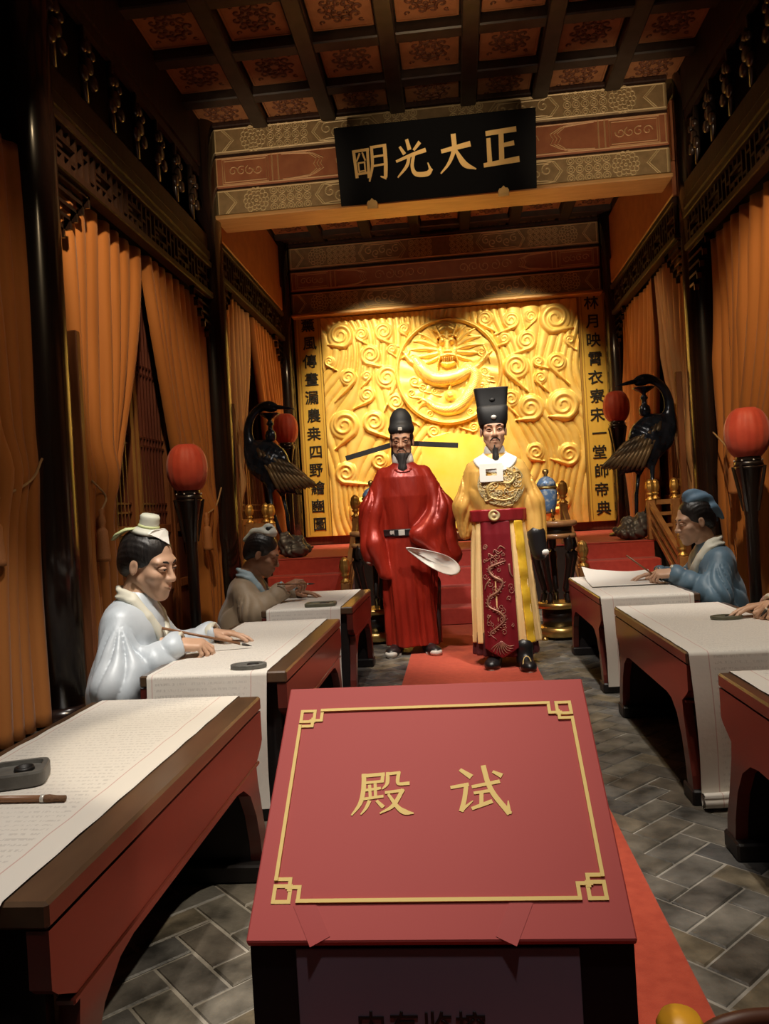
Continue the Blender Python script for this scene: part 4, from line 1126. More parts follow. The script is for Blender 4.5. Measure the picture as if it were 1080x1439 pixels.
# loose sheet on the rear right desk, its far edge lifted
sh = thing('loose_sheet', 'blank white sheet lifting at its far edge on the rear right desk', 'paper', (1.08, 5.2, .546))
vs = []
for j in range(17):
    for i in range(15):
        u, v = i/14, j/16
        x = -.26+.46*u; y = -.30+.70*v
        z = .004+.045*max(0, v-.55)**1.4*2.2+.020*max(0, v-.4)*math.sin(5*u+1)+.05*max(0, .18-u)*max(0, v-.5)*6
        vs.append((x+.05*v, y, z))
fs = [(j*15+i, j*15+i+1, (j+1)*15+i+1, (j+1)*15+i) for j in range(16) for i in range(14)]
link_mesh('sheet', vs, fs, M['plainpaper'], sh, True)
def inkstone(label, loc, L, W, H, rz, oval, m):
    t = thing('inkstone', label, 'inkstone', loc, rz, 'inkstones on the desks')
    mb = MB()
    n = 36
    def outline(s, k=1.0):
        o = []
        for i in range(n):
            a = 2*math.pi*i/n; e = 1.0 if oval else .38
            c, s_ = math.cos(a), math.sin(a)
            o.append((L/2*s*math.copysign(abs(c)**e, c), W/2*s*math.copysign(abs(s_)**e, s_)))
        return o
    rings = [(outline(.97), 0), (outline(1), H*.2), (outline(1), H*.85), (outline(.965), H), (outline(.80), H), (outline(.76), H*.72)]
    vs = [(x, y, z) for o, z in rings for x, y in o]
    fs = [tuple(range(n-1, -1, -1)), tuple((len(rings)-1)*n+i for i in range(n))]
    for r in range(len(rings)-1):
        for i in range(n):
            j = (i+1) % n; fs.append((r*n+i, r*n+j, (r+1)*n+j, (r+1)*n+i))
    mb.add(vs, fs); mb.build('slab', m, t)
    q = MB(); q.lathe([(L*.10, H*.725), (L*.13, H*.95), (L*.155, H*.96), (L*.17, H*.725)], 20, (L*.12, 0, 0), sy=.8*W/L*1.5)
    q.build('ink_well', M['ink'], t, True)
    return t
inkstone('thick rectangular grey inkstone on the nearest left desk', (-1.005, 1.625, .5455), .13, .115, .032, .35, False, M['inkstone'])
inkstone('flat oval grey inkstone before the pale-robed scholar', (-.80, 2.80, .5455), .135, .085, .016, .12, True, M['inkstone'])
inkstone('flat rectangular greenish inkstone before the brown-robed scholar', (-.85, 4.62, .5455), .19, .13, .020, .03, False, M['inkgreen'])
inkstone('flat oval dark inkstone on the second right desk', (1.145, 3.47, .5455), .135, .08, .014, -.03, True, M['inkgreen'])
def brush(label, a, b, group='writing brushes', r=.0055, tip='bristle', blunt=.0006):
    """a: tail end, b: tip"""
    t = thing('writing_brush', label, 'brush', a, 0, group)
    A = Vector(a); d = Vector(b)-A; L = d.length; d.normalize()
    MB().tube([(0, 0, 0), d*(L-.045)], r, 10).build('handle', M['brushwood'], t, True)
    MB().tube([d*(L-.047), d*(L-.035), d*(L-.018), d*L], [r*1.05, r*1.2, max(blunt, r*.8), blunt], 10).build('bristles', M[tip], t, True)
    MB().tube([d*(L-.052), d*(L-.044)], r*1.2, 10).build('ferrule', M['silver'], t, True)
    return t
brush('bamboo brush lying by the inkstone on the nearest left desk', (-1.12, 1.50, .553), (-.825, 1.497, .552), r=.007, tip='brownbristle', blunt=.0062)

# ------------------------------------------------------------------ information lectern
lec = thing('lectern', 'black information lectern with sloping red board in the foreground', 'lectern', (-.055, .975, 0))
mb = MB(); mb.prism([(.010, 0), (.34, 0), (.34, .782), (.010, .538)], lambda u, v, t: (t, u, v), -.246, .246); mb.build('cabinet', M['lecternblack'], lec)
sl = math.atan2(.25, .34)
bd = MB().box((-.2485, 0, -.012), (.2485, .422, 0), .002).build('sloping_board', M['signred'], lec)
bd.location = (0, -.001, .5505); bd.rotation_euler = (sl, 0, 0)
def flat(poly_fn_name, mb, m, z=.0012):
    o = mb.build(poly_fn_name, m, bd); return o
# gold key-fret border: double-square knots in the corners, plain lines between
B = MB(); wl = .0052
def line2(pts):
    for (a, b) in zip(pts[:-1], pts[1:]):
        bz = .0010+.000012*len(B.f); x0, x1 = min(a[0], b[0])-wl/2, max(a[0], b[0])+wl/2; y0, y1 = min(a[1], b[1])-wl/2, max(a[1], b[1])+wl/2
        B.box((x0, y0, .0002), (x1, y1, bz))
xl, xr, yb, yt = -.2205, .2205, .0515, .3705
s1, s2, s3 = .0215, .034, .0125
for sx in (-1, 1):
    for sy in (-1, 1):
        X = lambda d: (xl+d) if sx < 0 else (xr-d)
        Y = lambda d: (yb+d) if sy < 0 else (yt-d)
        line2([(X(0), Y(0)), (X(s1), Y(0)), (X(s1), Y(s1)), (X(0), Y(s1)), (X(0), Y(0))])
        line2([(X(s2), Y(0)), (X(s2), Y(s1*.92)), (X(s1*.78), Y(s1*.92))])
        line2([(X(0), Y(s2-.003)), (X(s1*.92), Y(s2-.003)), (X(s1*.92), Y(s1*.78))])
for Yv in (yb, yt): line2([(xl+s2, Yv), (xr-s2, Yv)])
for Xv in (xl, xr): line2([(Xv, yb+s2-.003), (Xv, yt-s2+.003)])
flat('gold_border', B, M['signgold'])
LG = {'palace': [[(.1381,.2431,.0044),(.1702,.2454,.0044)],[(.1691,.2461,.004),(.1685,.2326,.0038)],[(.1403,.2308,.0034),(.169,.2332,.0034)],[(.14,.2447,.005),(.1405,.2175,.005),(.1369,.196,.0045),(.1258,.1776,.0017)],[(.1433,.2181,.0033),(.1656,.2212,.0033)],[(.1496,.2261,.0034),(.1519,.2048,.0034)],[(.158,.2281,.0034),(.1599,.2052,.0034)],[(.142,.2035,.0033),(.1701,.2074,.0034)],[(.1505,.1993,.004),(.1462,.1882,.0034),(.1394,.1785,.0014)],[(.1622,.1996,.003),(.1708,.1906,.0046)],[(.1765,.2469,.004),(.1763,.2292,.004),(.1696,.2199,.0017)],[(.1765,.2453,.0036),(.1941,.2473,.0036)],[(.1935,.2474,.004),(.1922,.2335,.004),(.1946,.2277,.0038),(.2086,.2283,.0042)],[(.1749,.2135,.0034),(.2004,.2165,.0036)],[(.1999,.2166,.0045),(.1867,.1917,.0043),(.168,.1796,.0017)],[(.1792,.2096,.003),(.1936,.1885,.0048),(.2047,.1805,.006),(.2164,.1785,.0014)]],
'exam': [[(.2882,.2491,.004),(.3017,.2384,.0065)],[(.2733,.2196,.0038),(.2974,.2239,.0044)],[(.2955,.224,.0048),(.292,.2012,.0048),(.2869,.1819,.005)],[(.2869,.1819,.0044),(.3037,.1964,.0011)],[(.3049,.22,.0038),(.3438,.2277,.0044)],[(.3071,.2094,.0034),(.3285,.2125,.0038)],[(.3172,.2104,.0043),(.316,.191,.0043)],[(.303,.1844,.0038),(.3305,.1948,.0046)],[(.3229,.2539,.0055),(.3273,.2281,.0055),(.3353,.2062,.0057),(.3543,.1765,.006)],[(.3543,.1765,.0055),(.3551,.1951,.0011)],[(.3373,.2444,.0032),(.3474,.2383,.006)]]}
for k, st in LG.items():
    g = MB(); brush_glyph(g, [[(a-.2485, b, c*1.4) for a, b, c in s_] for s_ in st], lambda u, v, t: (u, v, t), .0002, .0010); g.build('gold_character', M['signgold'], bd)
for x, rz in ((-.165, .5), (.10, -.45)):
    o = MB().box((-.014, -.03, .0003), (.014, .03, .0008)).build('tape_strip', M['tape'], bd); o.location = (x, .026, 0); o.rotation_euler = (0, 0, rz)
nt_ = MB().box((-.185, .006, .16), (.178, .009, .5370), .001).build('laminated_notice', M['notice'], lec)
for i, ch in enumerate('内有监控'):
    g = text_mesh('notice_character', ch, .040, M['ink'], lec, .0004, .0004)
    g.rotation_euler = (math.pi/2, 0, 0); g.location = (-.091+.0425*i, .0052, .435)

# low barrier post cut by the bottom edge
bp = thing('barrier_post', 'dark low barrier with an amber cap, just entering at the bottom right edge', 'barrier', (.27, 1.10, 0))
MB().lathe([(.03, 0), (.03, .02), (.014, .03), (.014, .335)], 16).build('post', M['wastewood'], bp, True)
MB().lathe([(.014, .335), (.030, .345), (.033, .36), (.026, .374), (0, .377)], 20).build('amber_cap', M['amber'], bp, True)
MB().tube(spline([(.01, 0, .33), (.06, 0, .362), (.14, .01, .366), (.3, .02, .35)], 6), .012, 10).build('rope', M['wastewood'], bp, True)

# ================================================================== people
def frame(pos, fwd, up, s=1.0):
    y = Vector(fwd).normalized(); x = y.cross(Vector(up)).normalized(); z = x.cross(y)
    m = Matrix((x, y, z)).transposed().to_4x4()
    m = m @ Matrix.Scale(s, 4); m.translation = pos
    return m
def moved(P, m):
    A = np.array(m, float); return P @ A[:3, :3].T+A[:3, 3]
def head_sdf(f=None):
    f = f or {}
    w_ = f.get('width', 1.0); g = f.get('gaunt', 0.0)
    base = union([ell((0, -.016, .042), (.0755, .094, .080)), ell((0, .022, -.030), (.060*w_, .064, .078)),
                  ell((0, .042, -.082), (.036*w_, .042, .032)), cap((-.044*w_, .006, -.054), (-.016, .062, -.102), .018, .014), cap((.044*w_, .006, -.054), (.016, .062, -.102), .018, .014),
                  ell((0, .072, -.104), (.020, .016, .015))], .024)
    cheeks = union([ell((.041*w_, .060, -.026), (.021, .020, .017)), ell((-.041*w_, .060, -.026), (.021, .020, .017))], .0)
    h_ = union([base, cheeks], .03)
    h_ = union([h_, ell((0, .072, .024), (.052, .016, .012))], .025)                      # brow
    sock = union([ell((.0305, .094, .003), (.019, .016, .0125)), ell((-.0305, .094, .003), (.019, .016, .0125))])
    h_ = sub(h_, sock, .016)
    if g: h_ = sub(h_, union([ell((.047, .070, -.052), (.016, .014, .022)), ell((-.047, .070, -.052), (.016, .014, .022))]), .03)
    nose = union([cap((0, .084, .012), (0, .106, -.028), .0068, .0105), ell((0, .106, -.034), (.0115, .0115, .0095)), ell((.0125, .096, -.036), (.0075, .0095, .0072)), ell((-.0125, .096, -.036), (.0075, .0095, .0072))], .010)
    h_ = union([h_, nose], .012)
    balls = union([ell((.0305, .0745, .003), (.0135, .0125, .0115)), ell((-.0305, .0745, .003), (.0135, .0125, .0115))])
    h_ = union([h_, balls], .004)
    ld = []
    for s in (-1, 1):
        ld.append(chain([(s*.047, .0745, .0022), (s*.038, .0865, .0085-f.get('down', 0)), (s*.029, .0895, .0090-f.get('down', 0)), (s*.0165, .0835, .0005)], [.0032, .0048, .0048, .003]))
        ld.append(chain([(s*.045, .0750, .000), (s*.036, .0845, -.0048), (s*.026, .0860, -.0048), (s*.017, .0825, .000)], [.003, .0036, .0036, .003]))
    h_ = union([h_, union(ld)], .004)
    mouth = union([ell((0, .078, -.066), (.029, .021, .022))])
    h_ = union([h_, mouth], .018)
    lips = union([chain([(-.023, .0845, -.0665), (-.008, .0985, -.0615), (0, .0985, -.0630), (.008, .0985, -.0615), (.023, .0855, -.0665)], [.0028, .0054, .0052, .0054, .0028]),
                  chain([(-.020, .0850, -.0690), (0, .0970, -.0750), (.020, .0860, -.0690)], [.003, .0066, .003])], .002)
    h_ = union([h_, lips], .005)
    h_ = sub(h_, chain([(-.025, .093, -.0672), (0, .1065, -.0684), (.025, .093, -.0672)], [.0018, .0026, .0018]), .003)
    ears = []
    for s in (-1, 1):
        e = sub(ell((s*.0765, -.010, -.008), (.009, .017, .029)), ell((s*.087, -.004, -.008), (.007, .010, .018)), .006)
        ears.append(e)
    h_ = union([h_]+ears, .008)
    h_ = union([h_, cap((0, -.026, -.060), (0, -.046, -.185), .048, .056)], .022)
    return h_
HEAD = {}
def head_net(key, feat):
    if key not in HEAD: HEAD[key] = nets(head_sdf(feat), (-.1, -.125, -.19), (.1, .13, .13), .0036)
    return HEAD[key]
def hand_sdf(side, curls, thumb):
    fx = (-.0285, -.0095, .0098, .0275); fy = (.086, .091, .088, .078)
    ln = ((.041, .026, .021), (.045, .029, .022), (.042, .027, .021), (.032, .021, .019))
    fs = []
    tips = []
    for i in range(4):
        p = Vector((side*fx[i], fy[i], 0)); a = 0.0; pts = [p+Vector((0, -.02, 0)), p.copy()]
        sp = side*(-.10+.065*i)
        for k in range(3):
            a += curls[i][k]
            p = p+Vector((math.sin(sp)*math.cos(a), math.cos(sp)*math.cos(a), -math.sin(a)))*ln[i][k]; pts.append(p.copy())
        r0 = (.0094, .0096, .0092, .0082)[i]
        fs.append(chain(pts, [r0, r0, r0*.93, r0*.86, r0*.76], .003)); tips.append(pts[-1])
    palm = union([rbox((0, .048, 0), (.038, .044, .0135), .012), cap((side*-.018, .018, -.006), (side*-.032, .050, -.010), .016, .013), cap((side*.024, .02, -.004), (side*.026, .06, -.006), .013, .011)], .014)
    tb = chain([(side*-.026, .026, -.006)]+[(side*x, y, z) for x, y, z in thumb], [.014, .0125, .0108, .0088], .004)
    wrist = cap((0, .012, 0), (0, -.07, 0), .023, .027, (1.15, 1, .85))
    f_ = union([palm, union(fs)], .005); f_ = union([f_, tb], .008); f_ = union([f_, wrist], .018)
    return f_
REST = (((.18, .25, .18), (.16, .22, .16), (.20, .26, .18), (.28, .30, .20)), ((-.052, .052, -.012), (-.066, .080, -.016), (-.068, .104, -.020)))
GRIP = (((.62, .75, .45), (.80, .95, .6), (1.0, 1.1, .7), (1.1, 1.15, .7)), ((-.050, .052, -.026), (-.050, .082, -.040), (-.036, .106, -.048)))
HANDS = {}
def hand_net(side, pose):
    k = (side, pose is GRIP)
    if k not in HANDS: HANDS[k] = nets(hand_sdf(side, *pose), (-.085, -.075, -.115), (.085, .205, .04), .0038)
    return HANDS[k]
def body_core(segs, h=.02):
    f_ = union([cap(a, b, ra, rb) for a, b, ra, rb in segs], .03)
    pts = np.array([p for s in segs for p in s[:2]]); r = max(max(s[2:]) for s in segs)+.04
    return nets(f_, pts.min(0)-r, pts.max(0)+r, h)
def make_body(parent, m, hm, key, feat, hands, segs):
    P, F = head_net(key, feat); P = moved(P, hm)
    for side, pose, mtx in hands:
        p2, f2 = hand_net(side, pose); F = np.concatenate([F, f2+len(P)]); P = np.concatenate([P, moved(p2, mtx)])
    p2, f2 = body_core(segs); F = np.concatenate([F, f2+len(P)]); P = np.concatenate([P, p2])
    return link_mesh('body', P, F, m, parent, True)
def face_parts(parent, hm, closed=.0, lipm=True, brow=.0042):
    T = lambda mb: [tuple(hm @ Vector(v)) for v in mb.v]
    for s in (-1, 1):
        mb = MB().lathe([(0, -.0125), (.006, -.011), (.0105, -.0065), (.0125, 0), (.0105, .0065), (.006, .011), (0, .0125)], 16)
        mb.v = [(x+s*.0305, y+.0765, z*.42+.0014-closed*.3) for x, y, z in mb.v]; mb.v = T(mb)
        e = mb.build('eye', M['eyewhite'], parent, True)
        mb = MB().lathe([(0, .0016), (.0046, .001), (.0058, 0), (.0046, -.001)], 14)
        mb.v = [(x+s*.0300, .0885+z, y*.66+.0008-closed*.5) for x, y, z in mb.v]; mb.v = T(mb)
        mb.build('iris', M['iris'], e, True)
        mb = MB().tube([(s*.0475, .0775, .0024), (s*.037, .0905, .0056-closed), (s*.028, .0930, .0058-closed), (s*.0160, .0860, .0000)], [.0010, .0017, .0017, .0009], 6); mb.v = T(mb)
        mb.build('lashes', M['hair'], e, True)
        mb = MB().tube([(s*.014, .0905, .0225), (s*.026, .0905, .0275), (s*.040, .0825, .0275), (s*.053, .0680, .0215)], [brow*.75, brow, brow*.85, brow*.3], 8, flat=.6, up=(0, 1, 0)); mb.v = T(mb)
        mb.build('eyebrow', M['hair'], parent, True)
    if lipm:
        mb = MB().tube([(-.022, .0862, -.0658), (-.008, .1020, -.0610), (0, .1015, -.0626), (.008, .1020, -.0610), (.022, .0870, -.0658)], [.0014, .0034, .0030, .0034, .0014], 7, flat=.8)
        mb.tube([(-.019, .0865, -.0700), (0, .1003, -.0750), (.019, .0875, -.0700)], [.0014, .0046, .0014], 7, flat=.8)
        mb.v = T(mb); mb.build('lips', M['lip'], parent, True)
def mesh_local(name, f_, lo, hi, h, m, parent, mtx):
    P, F = nets(f_, lo, hi, h); return link_mesh(name, moved(P, mtx), F, m, parent, True)
def hair_cap(parent, hm, front=.085, low=-.04, bun=False, name='hair'):
    f_ = ell((0, -.022, .042), (.0835, .0985, .087))
    f_ = union([f_, ell((0, -.075, -.015), (.062, .042, .055))], .03)
    f_ = sub(f_, ell((0, .130, -.055), (.079, .098, .128)), .006)
    f_ = sub(f_, union([ell((.083, .002, -.024), (.020, .028, .036)), ell((-.083, .002, -.024), (.020, .028, .036))]), .006)
    f_ = inter(f_, lambda x, y, z: -z-.085+0*x, .01)
    if bun: f_ = union([f_, ell((0, -.015, .145), (.036, .036, .036))], .012)
    f2 = lambda x, y, z: f_(x, y, z)+.0008*np.sin(150*np.arctan2(x, z+.05)*.35+20*y)*np.clip((.05-y)/.05, 0, 1)
    return mesh_local(name, f2, (-.1, -.14, -.1), (.1, .12, .20), .0045, M['hair'], parent, hm)
def beard_parts(parent, hm, long=.15, wide=.034, mous=True):
    ch = union([cap((0, .074, -.092), (0, .070, -.104-long*.5), wide*.72, wide*.66), cap((0, .070, -.104-long*.5), (0, .062, -.10-long), wide*.62, .006)], .02)
    side_ = union([cap((-.052, .022, -.070), (-.024, .064, -.100), .010, .015), cap((.052, .022, -.070), (.024, .064, -.100), .010, .015)], .01)
    f_ = union([ch, side_], .02) if wide > .03 else ch
    f2 = lambda x, y, z: f_(x, y, z)+.0022*np.sin(230*x+30*z)*np.sin(50*z+90*x)
    mesh_local('beard', f2, (-.08, 0, -.13-long), (.08, .13, -.05), .004, M['beard'], parent, hm)
    if mous:
        mb = MB()
        for s in (-1, 1):
            mb.tube([(s*.003, .1015, -.0515), (s*.014, .0995, -.0530), (s*.026, .0890, -.0640), (s*.031, .0820, -.0820)], [.004, .0052, .0044, .0012], 8, flat=.8)
        mb.v = [tuple(hm @ Vector(v)) for v in mb.v]; mb.build('moustache', M['beard'], parent, True)
def loft(prof, ripple=None):
    pr = np.array(prof, f32)[::-1]
    def fn(x, y, z):
        z = np.asarray(z, f32)
        cx, cy, rx, ry = (np.interp(z, pr[:, 0], pr[:, k]).astype(f32) for k in (1, 2, 3, 4))
        dx, dy = (x-cx)/rx, (y-cy)/ry
        d = (np.sqrt(dx*dx+dy*dy)-1)*np.minimum(rx, ry)
        if ripple: d = d+ripple(np.arctan2(dy, dx), z)
        return np.maximum(d, np.maximum(z-pr[-1, 0], pr[0, 0]-z))
    return fn
def slab(z0, z1): return lambda x, y, z: np.maximum(z-z1, z0-z)+0*x
def path_near(pts, r): return chain(pts, [r]*len(pts), .01)
def front_y(fn, xs, zs, y0=.55, y1=-.05, n=240):
    ys = np.linspace(y0, y1, n).astype(f32)
    xs = np.asarray(xs, f32); zs = np.asarray(zs, f32)
    V = fn(xs[:, None], ys[None, :], zs[:, None])
    i = (V < 0).argmax(1); return ys[i]
def embroider(mb, fn, pts, rad, off=.006):
    P = spline(pts, 5) if len(pts) > 2 else pts
    xs = [p[0] for p in P]; zs = [p[1] for p in P]
    y = front_y(fn, xs, zs)
    mb.tube([(xs[i], float(y[i])+off, zs[i]) for i in range(len(P))], rad if not hasattr(rad, '__len__') else np.interp(np.linspace(0, 1, len(P)), np.linspace(0, 1, len(rad)), rad), 5, flat=.6, up=(0, 1, 0))

# ------------------------------------------------------------------ the man in the red robe
def shoe(parent, x, y, L=.27, m='boot', rz=0.0, high=0.0, toe=False):
    f_ = union([ell((0, .03, .035), (.048, .125, .038)), ell((0, -.05, .055), (.044, .07, .058)), ell((0, .10, .035), (.046, .055, .036))], .03)
    if high: f_ = union([f_, cap((0, -.06, .06), (0, -.06, high), .050, .062)], .03)
    f_ = inter(f_, lambda x_, y_, z_: .002-z_+0*x_, .004)
    mt = Matrix.Translation((x, y, 0)) @ Matrix.Rotation(rz, 4, 'Z')
    o = mesh_local('shoe', f_, (-.09, -.16, -.01), (.09, .19, .10+high), .0075, M[m], parent, mt)
    s = MB()
    pl = [(.050*math.cos(a), .03+.132*math.sin(a)) for a in np.linspace(0, 2*math.pi, 28)[:-1]]
    s.prism(pl, lambda u, v, t: tuple(mt @ Vector((u*(1-.18*(v < 0)), v, t))), .001, .016); s.build('sole', M['sole'], o)
    if toe:
        mesh_local('toe_cap', inter(ell((0, .122, .030), (.048, .052, .034)), lambda x_, y_, z_: .004-z_+0*x_), (-.06, .04, 0), (.06, .19, .09), .0075, M['sole'], o, mt)
    return o
def red_official():
    t = thing('person', 'bearded man in shiny red satin robe and black hat with long flat wings', 'person', (-.385, 5.93, 0), math.pi+R(3), 'standing examiners')
    hm = frame((0, .035, 1.622), (.06, 1, -.06), (0.0, .06, 1), 1.13)
    segs = [((0, 0, .95), (0, 0, 1.30), .13, .14), ((0, 0, 1.30), (0, .01, 1.47), .10, .05), ((-.09, 0, .90), (-.10, 0, .48), .085, .06), ((-.10, 0, .48), (-.10, -.02, .09), .055, .04), ((.09, 0, .90), (.11, 0, .48), .085, .06), ((.11, 0, .48), (.12, -.02, .09), .055, .04),
            ((.14, 0, 1.36), (.25, .02, 1.12), .04, .04), ((.25, .02, 1.12), (.262, .07, .95), .038, .028), ((-.14, 0, 1.36), (-.265, .03, 1.08), .04, .04), ((-.265, .03, 1.08), (-.20, .12, .945), .038, .028)]
    hands = [(1, REST, frame((.262, .07, .95), (.02, .06, -1), (1, .1, .0))), (-1, GRIP, frame((-.20, .12, .945), (.75, .25, -.25), (.2, .4, .9)))]
    make_body(t, M['skindark'], hm, 'gaunt', {'gaunt': 1, 'width': .97}, hands, segs)
    face_parts(t, hm)
    beard_parts(t, hm, .15, .042)
    def rip(th, z): return .008*np.sin(9*th+2.2*np.sin(3.0*z))*np.clip((1.05-z)/.5, 0, 1)+.004*np.sin(23*th+5*z)*np.clip((1.0-z)/.6, 0, 1)
    torso = loft([(1.475, 0, .015, .066, .066), (1.45, 0, .012, .10, .078), (1.41, 0, .008, .165, .10), (1.35, 0, .01, .195, .125), (1.20, 0, .015, .20, .142), (1.0, 0, .01, .185, .135), (.93, 0, .01, .178, .13), (.85, 0, .01, .19, .14), (.5, 0, .01, .20, .155), (.065, 0, .0, .205, .165)], rip)
    ra = union([cap((.150, .0, 1.375), (.250, .02, 1.10), .062, .090), cap((.25, .02, 1.10), (.265, .07, .80), .092, .080), 
                cap((.29, .03, 1.0), (.285, .07, .74), .055, .04), cap((.255, .10, .84), (.16, .13, .60), .075, .022), cap((.275, .04, .95), (.20, .12, .62), .05, .02)], .06)
    la = union([cap((-.150, .0, 1.375), (-.265, .03, 1.08), .062, .092), cap((-.27, .03, 1.08), (-.08, .19, .905), .085, .062),
                cap((-.28, .02, 1.10), (-.345, .06, .74), .07, .05), cap((-.10, .185, .91), (-.26, .16, .70), .055, .05), cap((-.34, .06, .74), (-.315, .10, .60), .045, .018), cap((-.2, .10, .95), (-.30, .09, .66), .07, .03)], .06)
    robe = union([torso, union([ra, la])], .022)
    def fold(x, y, z):
        ax_ = np.abs(x); th = np.arctan2(y-.03, ax_-.27)
        arm_ = np.clip((ax_-.13-.10*np.clip(1.4-z, 0, .3))/.05, 0, 1)
        a = .017*(np.abs(np.sin(4.4*th+14*ax_-5.5*z+1.6*np.sin(7*z+3*x)+x))**.8-.5)*arm_*np.clip((1.44-z)/.16, 0, 1)
        b = .014*(np.abs(np.sin(19*x-7*z*np.sign(x+.02)+1.6*np.sin(7*z)))-.5)*(1-arm_)*np.clip((1.40-z)/.25, 0, 1)*np.clip((z-.93)/.05, 0, 1)*np.clip((1.25-z)/.2, .25, 1)
        c = .010*(np.abs(np.sin(15*x+.8*np.sin(6*z)+2*y))-.5)*(1-arm_)*np.clip((.90-z)/.15, 0, 1)
        return robe(x, y, z)-a-b-c
    sculpt('robe', fold, (-.46, -.24, .03), (.40, .33, 1.50), .0078, M['redsatin'], t)
    sculpt('round_collar', inter(grow(torso, .012), sub(path_near([(.082*math.cos(a), .02+.11*math.sin(a), 1.445-.05*max(0, math.sin(a))-.01*abs(math.cos(a))) for a in np.linspace(0, 2*math.pi, 25)], .010), cap((0, 0, 1.3), (0, 0, 1.35), .01))), (-.14, -.14, 1.33), (.14, .20, 1.50), .0055, M['redtrim'], t)
    MB().lathe([(.080, 1.445), (.084, 1.475), (.077, 1.520), (.070, 1.535), (.060, 1.53)], 28, (0, .012, 0)).build('white_collar', M['whitecloth'], t, True)
    belt = sculpt('belt', inter(grow(torso, .016), slab(.90, .955), .006), (-.24, -.18, .88), (.24, .2, .98), .006, M['boot'], t)
    for x0, x1 in ((.015, .062), (-.085, -.028), (.095, .13), (-.15, -.11)):
        xs = np.linspace(x0, x1, 5); ys = front_y(torso, xs, np.full(5, .928))
        pl = MB()
        for i in range(4): pl.add([(xs[i], ys[i]+.017, .906), (xs[i+1], ys[i+1]+.017, .906), (xs[i+1], ys[i+1]+.017, .949), (xs[i], ys[i]+.017, .949), (xs[i], ys[i]+.024, .909), (xs[i+1], ys[i+1]+.024, .909), (xs[i+1], ys[i+1]+.024, .946), (xs[i], ys[i]+.024, .946)], [(7, 6, 5, 4), (0, 4, 5, 1), (2, 6, 7, 3)]+([(0, 3, 7, 4)] if i == 0 else [])+([(1, 5, 6, 2)] if i == 3 else []))
        pl.build('belt_plaque', M['silver'], belt)
    # white lining of the raised sleeve, an open lens of cloth
    A, B_ = Vector((.005, .285, .815)), Vector((-.372, .245, .625))
    d = (B_-A); L = d.length; d.normalize()
    lm = frame((A+B_)/2, d, (0, 1, .15))
    rim = []
    for i in range(36):
        a = 2*math.pi*i/36
        rim.append((.058*math.sin(a)*(1+.55*math.cos(a)), L/2*math.cos(a)*-1 if False else L/2*math.cos(a), .012*math.sin(2*a)))
    wv = []; wf = []
    n = 36
    for k, (s, dz) in enumerate(((1.0, -.03), (1.04, .0), (1.0, .012), (.93, .008), (.62, -.006), (.25, -.010))):
        for (x, y, z) in rim: wv.append(tuple(lm @ Vector((x*s, y*(.5+.5*s) if s < .9 else y*s, z+dz+.006*math.sin(30*y)))))
    for k in range(5):
        for i in range(n): wf.append((k*n+i, k*n+(i+1) % n, (k+1)*n+(i+1) % n, (k+1)*n+i))
    wf.append(tuple(5*n+i for i in range(n)))
    link_mesh('sleeve_lining', wv, wf, M['whitecloth'], t, True)
    wv = [tuple(Vector(v)) for v in MB().lathe([(0, -.05), (.03, -.035), (.036, 0), (.028, .02)], 16, (.292, .105, .765), sy=.7).v]
    q = MB().lathe([(0, -.05), (.03, -.035), (.036, 0), (.028, .02)], 16, (.292, .105, .745), sy=.7); q.build('inner_cuff', M['whitecloth'], t, True)
    # hat with two long flat wings
    cap_ = union([ell((0, -.012, .085), (.089, .103, .062)), inter(ell((0, -.02, .125), (.078, .082, .105)), lambda x, y, z: .08-z+0*x)], .012)
    cap_ = inter(cap_, lambda x, y, z: (.052+.10*np.clip(-y-.02, 0, 1)*-1.0)-z+0*x, .004)
    hat = mesh_local('hat', union([cap_, rbox((0, -.085, .02), (.055, .018, .06), .015)], .015), (-.12, -.14, -.06), (.12, .12, .25), .0055, M['hat'], t, hm)
    mb = MB().box((-.014, .094, .072), (.014, .104, .094), .003); mb.v = [tuple(hm @ Vector(v)) for v in mb.v]; mb.build('hat_plaque', M['silver'], hat)
    for a, b in (((.06, -.08, 1.617), (.445, -.05, 1.525)), ((-.06, -.08, 1.615), (-.435, -.06, 1.575))):
        MB().bar(a, b, .006, .040, (0, 0, 1)).build('hat_wing', M['hat'], hat)
    mb = MB(); mb.tube([(.055, -.05, -.02), (.06, -.055, -.08), (.062, -.06, -.15)], [.022, .024, .018], 8); mb.v = [tuple(hm @ Vector(v)) for v in mb.v]; mb.build('hat_strap', M['hat'], hat, True)
    f_ = ell((0, -.022, .03), (.0815, .097, .075)); f_ = sub(f_, ell((0, .12, -.06), (.079, .10, .135)), .01)
    mesh_local('hair', inter(f_, lambda x, y, z: -.05-z+0*x), (-.1, -.14, -.06), (.1, .1, .12), .0055, M['hair'], t, hm)
    shoe(t, .135, .09, m='boot', rz=-.25, toe=True); shoe(t, -.13, .10, m='boot', rz=.3, toe=True)
    # dark trouser leg in the side slit
    sculpt('trouser_leg', union([cap((-.165, -.03, .52), (-.155, -.0, .09), .075, .062)]), (-.26, -.14, .05), (-.05, .12, .62), .009, M['trouser'], t)
red_official()

